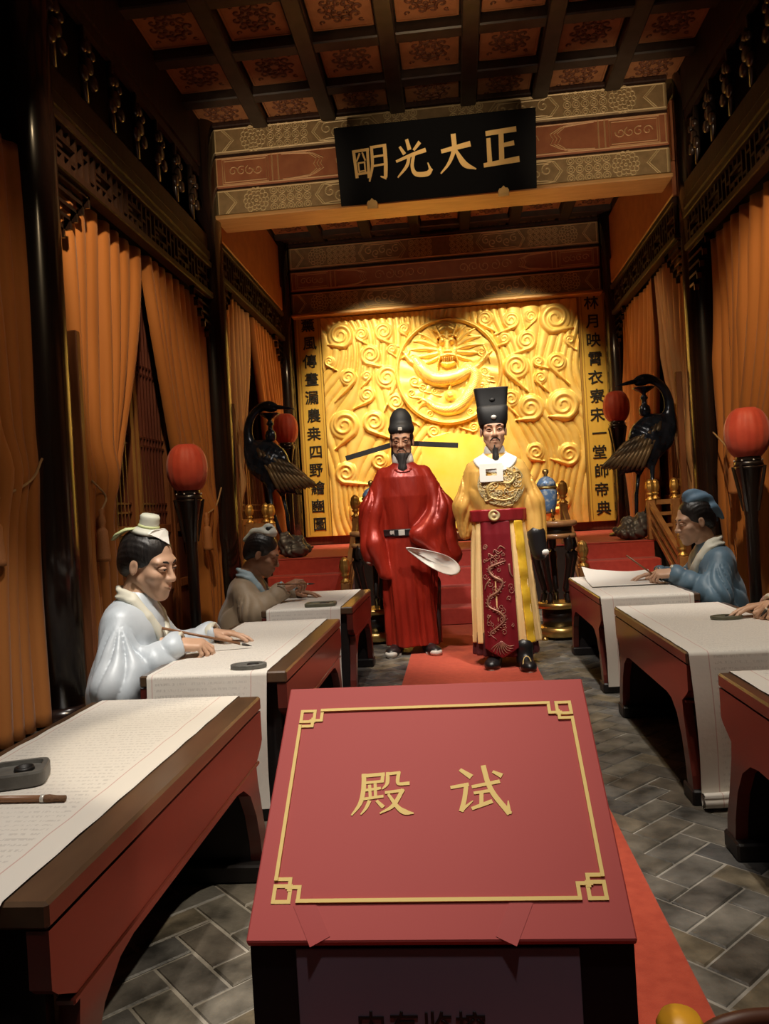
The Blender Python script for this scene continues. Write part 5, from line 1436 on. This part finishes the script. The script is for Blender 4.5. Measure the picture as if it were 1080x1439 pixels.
# ------------------------------------------------------------------ the man in yellow
def yellow_emperor():
    t = thing('person', 'bearded man in golden yellow robe, tall square black hat and red dragon apron', 'person', (.288, 5.36, 0), math.pi-R(2), 'standing examiners')
    hm = frame((0, .035, 1.607), (-.05, 1, -.03), (0, .03, 1), 1.11)
    segs = [((0, 0, .95), (0, 0, 1.28), .13, .14), ((0, 0, 1.28), (0, .01, 1.45), .10, .05), ((-.09, 0, .90), (-.10, 0, .48), .085, .06), ((-.10, 0, .48), (-.10, -.02, .09), .055, .04), ((.09, 0, .90), (.10, 0, .48), .085, .06), ((.10, 0, .48), (.10, -.02, .09), .055, .04),
            ((.14, 0, 1.34), (.222, .0, 1.10), .04, .04), ((.222, .0, 1.10), (.20, -.08, .97), .038, .028), ((-.14, 0, 1.34), (-.235, .0, 1.10), .04, .04), ((-.235, .0, 1.10), (-.25, .04, .94), .038, .028)]
    hands = [(1, REST, frame((.20, -.08, .97), (-.6, -.6, -.7), (1, -.4, .0))), (-1, REST, frame((-.25, .035, .955), (0, .05, -1), (1, .1, .0)))]
    make_body(t, M['skin'], hm, 'full', {'width': 1.0}, hands, segs)
    face_parts(t, hm, brow=.005)
    beard_parts(t, hm, .125, .027)
    hair_cap(t, hm)
    def rip(th, z): return .003*np.sin(13*th+4*z)*np.clip((1.3-z)/.3, 0, 1)
    torso = loft([(1.455, 0, .015, .066, .066), (1.43, 0, .012, .105, .078), (1.39, 0, .008, .17, .10), (1.33, 0, .012, .20, .13), (1.20, 0, .02, .205, .15), (1.06, 0, .015, .19, .14), (.985, 0, .012, .182, .132), (.93, 0, .012, .185, .135)], rip)
    ra = union([cap((.150, 0, 1.350), (.225, .0, 1.10), .056, .072), cap((.225, 0, 1.10), (.212, -.03, .95), .072, .060), cap((.245, .0, 1.05), (.235, .0, .90), .045, .03)], .04)
    la = union([cap((-.150, 0, 1.350), (-.235, .0, 1.10), .056, .074), cap((-.235, 0, 1.10), (-.25, .04, .86), .074, .060), cap((-.26, .0, 1.02), (-.268, .02, .835), .05, .032)], .04)
    robe = union([torso, union([ra, la])], .020)
    def fold(x, y, z):
        ax_ = np.abs(x); th = np.arctan2(y-.01, ax_-.235)
        arm_ = np.clip((ax_-.13-.14*np.clip(1.38-z, 0, .3))/.04, 0, 1)
        a = .013*(np.abs(np.sin(3.8*th+12*ax_-7*z+1.6*np.sin(8*z+3*x)+x))**.8-.5)*arm_*np.clip((1.42-z)/.14, 0, 1)
        b = .009*(np.abs(np.sin(15*x-12*z*np.sign(x)+1.5*np.sin(8*z)))-.5)*(1-arm_)*np.clip((1.38-z)/.15, 0, 1)*np.clip((z-.98)/.05, 0, 1)*np.clip((ax_-.04)/.10, .1, 1)
        return robe(x, y, z)-a-b
    sculpt('robe', fold, (-.36, -.24, .80), (.34, .25, 1.48), .007, M['yellowsatin'], t)
    def rs(th, z): return .011*np.sin(17*th+.6*np.sin(4*z))*np.clip((1.0-z)/.45, 0, 1)+.004*np.sin(41*th)*np.clip((1.0-z)/.5, 0, 1)
    sk0 = [(1.0, 0, .012, .180, .132), (.9, 0, .012, .192, .145), (.5, -.004, .01, .210, .165), (.16, -.012, .01, .226, .182)]
    skirt = loft(sk0, rs); plain = loft(sk0)
    sculpt('skirt', skirt, (-.28, -.22, .14), (.28, .24, 1.02), .0075, M['yellowcloth'], t)
    under = loft([(.24, 0, .0, .205, .165), (.075, 0, .0, .218, .175)], lambda th, z: .012*np.sin(19*th+1))
    sculpt('under_hem', under, (-.27, -.22, .05), (.27, .22, .26), .008, M['maroon'], t)
    belt = sculpt('belt', inter(grow(torso, .014), slab(.985, 1.068), .006), (-.24, -.19, .96), (.24, .22, 1.09), .006, M['crimsonbelt'], t)
    by = float(front_y(torso, [.03], [1.027])[0])
    MB().lathe([(0, .012), (.010, .012), (.013, .007), (.024, .007), (.027, .011), (.036, .011), (.040, .006), (.040, .0)], 24).build('belt_buckle', M['embroidsilver'], belt, True)
    bk = bpy.context.scene.objects
    o = belt.children[0]; o.location = (.03, by+.012, 1.027); o.rotation_euler = (-math.pi/2, 0, 0)
    # red apron with pointed end
    xc = lambda z: .028-.0*z
    def region(x, y, z):
        hw = .098+.018*np.clip((1.0-z), 0, 1)
        zb = .075+.55*np.abs(x-.028)
        return np.maximum(np.maximum(np.abs(x-.028)-hw, zb-z), np.maximum(z-.99, -y))
    apf = inter(loft([(1.0, 0, .012, .190, .140), (.9, 0, .012, .200, .156), (.5, 0, .01, .22, .180), (.06, 0, .012, .236, .204)], lambda th, z: .004*np.sin(14*th+3*z)), region, .004)
    ap = sculpt('apron', apf, (-.14, -.01, .05), (.18, .26, 1.01), .006, M['crimson'], t)
    st = inter(loft([(1.0, 0, .012, .192, .142), (.9, 0, .012, .205, .158), (.5, 0, .01, .225, .182), (.14, -.008, .01, .246, .204)], lambda th, z: .004*np.sin(9*z*4)), lambda x, y, z: np.maximum(np.maximum(np.abs(x+.125+.055*(1-z))-.030, .165-z), np.maximum(z-.985, -y)), .003)
    sculpt('satin_strip', st, (-.25, -.01, .13), (-.08, .26, 1.0), .006, M['yellowstrip'], t)
    rng = np.random.RandomState(5)
    e1, e2 = MB(), MB()
    EF = loft([(1.0, 0, .012, .190, .140), (.9, 0, .012, .200, .156), (.5, 0, .01, .22, .180), (.06, 0, .012, .236, .204)])
    embroider(e1, EF, [(-.03, .72), (.03, .70), (.085, .67), (.06, .62), (.0, .58), (.03, .52), (.09, .48), (.10, .42), (.03, .38), (.0, .33), (.05, .28), (.10, .24), (.06, .20)], [.004, .009, .010, .010, .010, .009, .009, .008, .008, .007, .007, .005, .003])
    DS_ = spline([(-.03, .72), (.03, .70), (.085, .67), (.06, .62), (.0, .58), (.03, .52), (.09, .48), (.10, .42), (.03, .38), (.0, .33), (.05, .28), (.10, .24), (.06, .20)], 7)
    for i in range(3, len(DS_)-4, 2):
        d_ = DS_[i+1]-DS_[i-1]; d_ = d_/np.linalg.norm(d_); n_ = np.array((-d_[1], d_[0]))
        for s2 in (1, -1): embroider(e1, EF, [(DS_[i][0]+n_[0]*.007*s2, DS_[i][1]+n_[1]*.007*s2), (DS_[i][0]+n_[0]*.018*s2-d_[0]*.012, DS_[i][1]+n_[1]*.018*s2-d_[1]*.012)], [.0034, .0010])
    embroider(e1, EF, [(-.05, .70), (-.055, .64), (-.07, .61)], [.008, .006, .003]); embroider(e1, EF, [(.08, .60), (.11, .56), (.12, .53)], [.008, .006, .003]); embroider(e1, EF, [(.09, .36), (.11, .33), (.115, .30)], [.007, .005, .003])
    for k in range(9):
        a = math.radians(200+25*k*.7); embroider(e1, EF, [(.03, .19), (.03+.05*math.cos(a), .17+.05*math.sin(a)*.8), (.03+.085*math.cos(a-.2), .17+.09*math.sin(a-.2)*.8)], [.004, .004, .002])
    for k in range(30):
        c = (rng.uniform(-.055, .115), rng.uniform(.24, .84)); P = curl(c, rng.uniform(.011, .022), rng.uniform(0, 6), 1.1, 9, 1, .3)
        embroider(e2, EF, P, .0024)
    for k in range(6):
        z = .80-.012*k; embroider(e2, EF, [(-.03+.02*k, z), (.0+.02*k, z+.02*(-1)**k), (.02+.015*k, z)], .004)
    e1.build('dragon_embroidery', M['embroidred'], ap, True); tag(e2.build('cloud_embroidery', M['embroidred'], ap, True), kind='stuff')
    # round dragon badge on the chest
    rb = MB(); rg = MB(); cx, cz, rr_ = -.030, 1.235, .155
    for q in (1.0, .96): embroider(rb, torso, [(cx+rr_*q*math.cos(a), cz+rr_*.92*q*math.sin(a)) for a in np.linspace(0, 6.283, 40)], .005)
    for k in range(95):
        a = rng.uniform(0, 6.28); q = rr_*math.sqrt(rng.uniform(0, .86)); c = (cx+q*math.cos(a), cz+q*.92*math.sin(a))
        embroider(rb, torso, curl(c, rng.uniform(.014, .030), rng.uniform(0, 6), 1.0, 8, 1 if rng.rand() > .5 else -1, .3), rng.uniform(.003, .0055))
    S_ = [(.11, .09), (.04, .12), (-.04, .10), (-.09, .05), (-.05, .0), (.03, .015), (.09, -.02), (.08, -.08), (.0, -.11), (-.08, -.09), (-.11, -.04)]
    embroider(rg, torso, [(cx+x, cz+z) for x, z in S_], [.009, .012, .013, .012, .012, .012, .011, .010, .008, .006, .003], .008)
    SP_ = spline(S_, 6)
    for i in range(2, len(SP_)-6, 2):
        d_ = SP_[i+1]-SP_[i-1]; d_ = d_/np.linalg.norm(d_); n_ = np.array((-d_[1], d_[0]))
        for s2 in (1, -1): embroider(rg, torso, [(cx+SP_[i][0]+n_[0]*.008*s2, cz+SP_[i][1]+n_[1]*.008*s2), (cx+SP_[i][0]+n_[0]*.020*s2-d_[0]*.01, cz+SP_[i][1]+n_[1]*.020*s2-d_[1]*.01)], [.004, .0012], .009)
    for pts in ([(.11, .09), (.13, .12), (.10, .14)], [(.10, .10), (.08, .14), (.05, .15)], [(.05, .0), (.09, .04), (.13, .03)], [(-.06, .06), (-.12, .08), (-.14, .04)], [(.06, -.09), (.11, -.11), (.12, -.07)], [(-.05, -.10), (-.07, -.14), (-.03, -.15)]):
        embroider(rg, torso, [(cx+x, cz+z) for x, z in pts], [.008, .006, .003], .010)
    rb.build('round_badge', M['embroidsilver'], t, True); rg.build('badge_dragon', M['embroid'], t, True)
    # broad white collar and clasp
    cpts = [(.10*math.cos(a), .018+.115*math.sin(a)*1.05, 1.405+.010*math.cos(a)**2-.045*max(0, math.sin(a))+.02*max(0, -math.sin(a))) for a in np.linspace(0, 2*math.pi, 31)]
    sculpt('white_collar', inter(grow(torso, .016), path_near(cpts, .048), .006), (-.22, -.17, 1.28), (.22, .24, 1.48), .006, M['whitecloth'], t)
    MB().lathe([(.075, 1.425), (.072, 1.47), (.066, 1.50), (.058, 1.505), (.054, 1.48)], 28, (0, .012, 0)).build('inner_collar', M['whitecloth'], t, True)
    yb_ = float(front_y(torso, [.04], [1.32])[0])+.012
    cl = MB()
    for lo, hi in (((-.045, 0, -.066), (.110, .014, -.026)), ((-.045, 0, .020), (.110, .014, .056)), ((-.045, 0, -.026), (-.004, .014, .020)), ((.069, 0, -.026), (.110, .014, .020))): cl.box(lo, hi)
    o = cl.build('white_clasp', M['whitecloth'], t); o.location = (0, yb_, 1.318); o.rotation_euler = (.12, 0, 0)
    # black cuff and white lining below the hanging sleeve
    sculpt('black_cuff', union([cap((-.248, .045, .885), (-.262, .055, .755), .064, .052)], .01), (-.35, -.06, .68), (-.15, .16, 1.0), .008, M['boot'], t)
    MB().lathe([(0, -.035), (.036, -.02), (.04, 0), (.03, .012)], 18, (-.285, .078, .765), sy=.7).build('inner_cuff', M['whitecloth'], t, True)
    # hat: low front tier, tall flared back tier
    def sq(z, rx, ry, cy, n=40, e=.42):
        o = []
        for i in range(n):
            a = 2*math.pi*i/n; c, s = math.cos(a), math.sin(a)
            o.append((rx*math.copysign(abs(c)**e, c), cy+ry*math.copysign(abs(s)**e, s), z))
        return o
    def tier(rs_, name):
        vs = [p for r in rs_ for p in r]; n = 40
        fs = [(k*n+i, k*n+(i+1) % n, (k+1)*n+(i+1) % n, (k+1)*n+i) for k in range(len(rs_)-1) for i in range(n)]
        fs.append(tuple((len(rs_)-1)*n+i for i in range(n)))
        return link_mesh(name, [tuple(hm @ Vector(v)) for v in vs], fs, M['hat'], t, True)
    hat = tier([sq(.036, .084, .098, -.012, e=.8), sq(.06, .090, .104, -.012, e=.66), sq(.10, .092, .104, -.014, e=.55), sq(.138, .095, .10, -.018, e=.5), sq(.150, .088, .09, -.02, e=.5)], 'hat')
    up_ = tier([sq(.12, .090, .078, -.028), sq(.18, .094, .075, -.030), sq(.255, .104, .076, -.034), sq(.262, .106, .078, -.034), sq(.262, .099, .071, -.034), sq(.235, .096, .069, -.034)], 'hat_back_tier'); up_.parent = hat
    q = MB().lathe([(0, .008), (.010, .007), (.016, .003), (.017, 0)], 18, sy=.8); q.v = [tuple(hm @ Vector((x, .0935+z, y+.075))) for x, y, z in q.v]; q.build('hat_jewel', M['silver'], hat, True)
    q = MB().lathe([(0, .006), (.012, .005), (.018, 0)], 14, sy=.7); q.v = [tuple(hm @ Vector((x, .047+z, y+.185))) for x, y, z in q.v]; q.build('hat_knot', M['hat'], hat, True)
    s1 = shoe(t, .085, .105, m='boot', rz=-.15)
    s2 = shoe(t, -.125, .20, m='boot', rz=.10, high=.14)
    lp = [(-.125+.026*math.sin(a)*(1 if abs(a) < 2.2 else .8), .20+.118, .058-.045*math.cos(a)*-1) for a in np.linspace(-2.6, 2.6, 15)]
    MB().tube([(x, .20+.135-.55*max(0, z-.04), z) for x, _, z in lp], .005, 6, flat=.7).build('boot_trim', M['embroid'], s2, True)
yellow_emperor()

# ------------------------------------------------------------------ seated scholars
def scholar(label, loc, rz, q, group='seated scholars'):
    t = thing('person', label, 'person', loc, rz, group)
    lean, hz, hs = q['lean'], q['head_z'], q.get('hs', 1.13)
    sh_y, sh_z = q['sh']
    yaw, pitch = q['yaw'], q['pitch']
    fw = Vector((math.sin(yaw)*math.cos(pitch), math.cos(yaw)*math.cos(pitch), -math.sin(pitch)))
    hm = frame((0, q['head_y'], hz), fw, (q.get('tilt', 0), 0, 1), hs)
    (re, rw, rd, ru, rp), (le, lw, ld_, lu, lp) = q['right'], q['left']
    rs_, ls_ = (.140, sh_y, sh_z-.03), (-.140, sh_y, sh_z-.03)
    segs = [((0, 0, .24), (0, sh_y*.7, sh_z-.12), .12, .13), ((0, sh_y*.7, sh_z-.12), (0, sh_y+.02, sh_z+.06), .12, .05), ((0, sh_y+.02, sh_z+.04), (0, q['head_y']-.04, hz-.10), .055, .055),
            ((.09, .0, .22), (.12, .24, .20), .085, .07), ((-.09, .0, .22), (-.12, .24, .20), .085, .07), ((.12, .24, .20), (.12, .10, .07), .06, .05), ((-.12, .24, .20), (-.12, .10, .07), .06, .05),
            (rs_, re, .04, .04), (re, rw, .038, .028), (ls_, le, .04, .04), (le, lw, .038, .028)]
    hands = [(1, rp, frame(rw, rd, ru, 1.06)), (-1, lp, frame(lw, ld_, lu, 1.06))]
    make_body(t, M[q['skin']], hm, 'down', {'down': .0035, 'width': .98}, hands, segs)
    face_parts(t, hm, closed=.0035)
    hair_cap(t, hm, bun=q.get('bun', True))
    core = union([cap((0, -.01, .22), (0, sh_y*.35, .42), .165, .160, (1.15, 1, 1)), cap((0, sh_y*.35, .42), (0, sh_y*.9, sh_z-.09), .155, .135, (1.25, .95, 1)),
                  cap((-.10, sh_y, sh_z-.05), (.10, sh_y, sh_z-.05), .075, .075), cap((0, sh_y+.0, sh_z-.02), (0, sh_y+.03, sh_z+.055), .092, .060)], .07)
    lap = union([cap((.08, .02, .19), (.13, .25, .185), .125, .105), cap((-.08, .02, .19), (-.13, .25, .185), .125, .105), cap((-.16, -.02, .10), (.16, -.02, .10), .13, .13), cap((-.14, .2, .09), (.14, .2, .09), .10, .10)], .06)
    def arm(s_, e, w_, sg):
        e = Vector(e); w_ = Vector(w_); d = (w_-e).normalized(); s_ = Vector(s_)
        drop = q.get('drop', .12)
        m1 = e.lerp(w_, .55)
        return union([cap(s_, e, .066, .084), cap(e, w_-d*.015, .080, .056), cap(e+Vector((0, 0, -.03)), e+Vector((-.02*sg, .03, -.03-drop)), .065, .040), cap(m1+Vector((0, 0, -.02)), m1+Vector((0, 0, -.02-drop*q.get('front_drop', .5))), .05, .03),
                      cap(e+Vector((-.02*sg, .03, -.03-drop)), m1+Vector((0, 0, -.02-drop*q.get('front_drop', .5))), .04, .03)], .05)
    ar, al = arm(rs_, re, rw, 1), arm(ls_, le, lw, -1)
    robe = union([core, lap, union([ar, al])], .030)
    rng = np.random.RandomState(q.get('seed', 1))
    k1, k2, k3 = rng.uniform(0, 6, 3)
    def fold(x, y, z):
        ax_ = np.abs(x); sg_ = np.sign(x+1e-6)
        arm_ = np.clip((ax_-.12)/.05, 0, 1)
        fore = np.clip((y-.10-sh_y)/.08, 0, 1)
        th = np.arctan2(y-sh_y-.03, ax_-.20)
        up_ = np.clip((sh_z-.02-z)/.10, 0, 1)
        a = .017*(np.abs(np.sin(4.6*th-7*z+12*ax_+k1+1.6*np.sin(9*z+k2)))**.8-.5)*arm_*up_*(1-fore)
        b = .014*(np.abs(np.sin(30*y+20*z-10*ax_+k3+1.4*np.sin(14*ax_+9*z)))**.8-.5)*fore
        c = .014*(np.abs(np.sin(16*x+9*z*sg_+k2+1.5*np.sin(6*z)))-.5)*(1-arm_)*np.clip((sh_z-.06-z)/.12, 0, 1)
        return np.maximum(robe(x, y, z)-a-b-c, .012-z)
    for d_, w_ in ((rd, rw), (ld_, lw)):
        dv = Vector(d_).normalized(); w2 = Vector(w_)
        op = cap(w2-dv*.005, w2+dv*.08, .040, .055)
        fold = sub(fold, op, .006)
    sculpt('robe', fold, (-.46, -.24, .005), (.46, max(rw[1], lw[1])+.04, sh_z+.12), q.get('h', .0075), M[q['robe']], t)
    # crossed collar band
    nk = [(.055, sh_y-.035, sh_z+.085), (.082, sh_y+.03, sh_z+.06), (.070, sh_y+.085, sh_z-.02), (.03, sh_y+.13, sh_z-.11), (-.035, sh_y+.14, sh_z-.21)]
    n2 = [(-x, y, z) for x, y, z in nk[:4]]+[(.02, nk[4][1]-.01, nk[4][2]+.02)]
    bk_ = [(.055, sh_y-.035, sh_z+.085), (0, sh_y-.06, sh_z+.09), (-.055, sh_y-.035, sh_z+.085)]
    cw = q.get('cw', .026)
    fpath = union([path_near(nk, cw), path_near(n2, cw), path_near(bk_, cw*.8)])
    cfn = inter(lambda x, y, z: core(x, y, z)-.016, fpath, .006)
    up_band = chain([tuple(Vector(p)+Vector((0, .0, .012))) for p in [bk_[1], bk_[0], nk[1], nk[2]]], [.011, .012, .013, .011]); up_b2 = chain([tuple(Vector(p)+Vector((0, .0, .012))) for p in [bk_[1], bk_[2], n2[1], n2[2]]], [.011, .012, .013, .011])
    sculpt('collar', union([cfn, up_band, up_b2], .01), (-.18, -.16+sh_y, sh_z-.26), (.18, sh_y+.24, sh_z+.14), .0065, M[q['collar']], t)
    for d_, w_ in ((rd, rw), (ld_, lw)):
        dv = Vector(d_).normalized(); fm = frame(Vector(w_)-dv*.005, dv, (0, 0, 1))
        mb = MB().lathe([(.034, -.03), (.050, -.02), (.056, .010), (.046, .018), (.036, .012), (.034, -.02)], 24, sy=.92)
        mb.v = [tuple(fm @ Vector((x, z, y))) for x, y, z in mb.v]; mb.build('cuff', M[q['cuff']], t, True)
    return t, hm, robe
def kerchief(t, hm, kind):
    T = lambda mb: [tuple(hm @ Vector(v)) for v in mb.v]
    if kind == 'cream':
        mb = MB().lathe([(.062, .108), (.052, .122), (.038, .130), (.034, .140), (.036, .150), (.034, .160), (.036, .170), (.030, .178), (0, .180)], 28, (0, -.022, 0)); mb.v = T(mb); hat = mb.build('kerchief', M['creamhat'], t, True)
        mb = MB(); mb.prism([(-.058, .120), (-.035, .132), (.035, .132), (.058, .120), (.030, .108), (.0, .088), (-.030, .108)], lambda u, v, q_: (u*1.0, .030+q_+.80*(.135-v)-.9*abs(u)*.5, v), 0, .007); mb.v = T(mb); mb.build('front_flap', M['whitecloth'], hat)
        mb = MB().tube([(.03, -.055, .122), (.045, -.085, .112), (.052, -.110, .090), (.050, -.130, .065)], [.012, .020, .022, .012], 8, flat=.35); mb.v = T(mb); mb.build('ribbon', M['greenhat'], hat, True)
        mb = MB().lathe([(.0365, .128), (.039, .134), (.0365, .140)], 28, (0, -.022, 0)); mb.v = T(mb); mb.build('band', M['greenhat'], hat, True)
    elif kind == 'white':
        f_ = union([ell((0, -.03, .125), (.050, .050, .030)), ell((.0, .012, .142), (.032, .030, .026)), ell((.0, -.072, .11), (.034, .040, .024)), cap((0, -.10, .09), (0, -.13, .04), .022, .012), ell((0, -.02, .165), (.03, .03, .02))], .02)
        mesh_local('kerchief', lambda x, y, z: f_(x, y, z)+.002*np.sin(90*x+60*y), (-.09, -.17, .0), (.09, .08, .21), .005, M['creamhat'], t, hm)
    else:
        f_ = union([ell((0, -.045, .112), (.062, .075, .045)), ell((0, -.095, .055), (.062, .040, .065)), ell((0, -.02, .148), (.036, .045, .030)), cap((.03, -.115, .05), (.04, -.14, -.03), .024, .012), cap((-.03, -.115, .05), (-.035, -.145, -.02), .024, .012)], .02)
        mesh_local('kerchief', lambda x, y, z: f_(x, y, z)+.0025*np.sin(80*x+70*z), (-.1, -.18, -.06), (.1, .06, .2), .005, M['bluehat' if kind == 'blue' else 'creamhat'], t, hm)
# pale-robed scholar, nearest on the left
t, hm, rb = scholar('young scholar in pale silvery blue robe with cream topknot kerchief, writing at left', (-1.43, 3.15, 0), -math.pi/2,
    dict(lean=0, head_y=.125, head_z=.935, sh=(.045, .735), yaw=.22, pitch=.26, tilt=.05, hs=1.16, bun=False, skin='skinpale', robe='whiterobe', collar='creamcollar', cuff='creamcollar', h=.0062, drop=.19, front_drop=.95, seed=2,
         right=((.25, .07, .47), (.075, .265, .600), (-.12, 1, -.08), (.25, -.05, 1), GRIP), left=((-.27, .09, .48), (-.285, .29, .585), (.05, 1, -.05), (-.1, .0, 1), REST)))
kerchief(t, hm, 'cream')
brush('writing brush held by the pale-robed scholar', (-1.245, 3.10, .665), (-.905, 3.235, .552), 'brushes in the scholars hands')
# brown-robed scholar behind him
t, hm, rb = scholar('scholar in brown robe with pale blue collar, bent over the rear left desk', (-1.45, 4.98, 0), -math.pi/2,
    dict(lean=0, head_y=.165, head_z=.862, sh=(.05, .665), yaw=-.05, pitch=.42, hs=1.10, skin='skindark', robe='beigerobe', collar='bluecollar', cuff='bluecollar', h=.0085, drop=.07, front_drop=.3, seed=4, cw=.032,
         right=((.20, .15, .50), (.05, .305, .630), (-.1, 1, .45), (.45, -.2, 1), GRIP), left=((-.25, .14, .50), (-.20, .33, .575), (.25, 1, -.02), (-.1, .0, 1), REST)))
kerchief(t, hm, 'white')
brush('writing brush held level by the brown-robed scholar', (-1.17, 4.86, .668), (-.93, 4.90, .655), 'brushes in the scholars hands')
# blue-robed scholar on the right
t, hm, rb = scholar('scholar in dark blue robe with cream collar and blue kerchief, writing on the right', (1.60, 4.98, 0), math.pi/2,
    dict(lean=0, head_y=.12, head_z=.925, sh=(.02, .715), yaw=-.10, pitch=.20, hs=1.12, skin='skinpale', bun=False, robe='bluerobe', collar='creamcollar', cuff='creamcollar', h=.0080, drop=.12, seed=7, cw=.036,
         right=((.27, .10, .50), (.20, .30, .585), (-.1, 1, -.04), (.1, .0, 1), REST), left=((-.23, .09, .48), (-.07, .285, .612), (.12, 1, .0), (-.45, -.1, 1), GRIP)))
kerchief(t, hm, 'blue')
brush('writing brush held by the blue-robed scholar, tail pointing up', (1.055, 4.98, .730), (1.262, 4.94, .556), 'brushes in the scholars hands')
# scholar at the right edge
t, hm, rb = scholar('scholar cut off by the right edge, only hands and sleeve over the second right desk', (1.635, 3.42, 0), math.pi/2,
    dict(lean=0, head_y=.10, head_z=.94, sh=(.02, .735), yaw=0, pitch=.25, hs=1.12, skin='skinpale', robe='pinkrobe', collar='creamcollar', cuff='creamcollar', h=.0100, drop=.10, seed=9,
         right=((.26, .08, .48), (.09, .285, .590), (-.1, 1, -.04), (.1, .0, 1), REST), left=((-.23, .06, .48), (-.03, .255, .605), (.12, 1, -.12), (-.4, -.1, 1), GRIP)))
kerchief(t, hm, 'white')
brush('dark writing brush at the right edge, in the cut-off scholar\'s hand', (1.34, 3.33, .69), (1.26, 3.40, .556), 'brushes in the scholars hands')
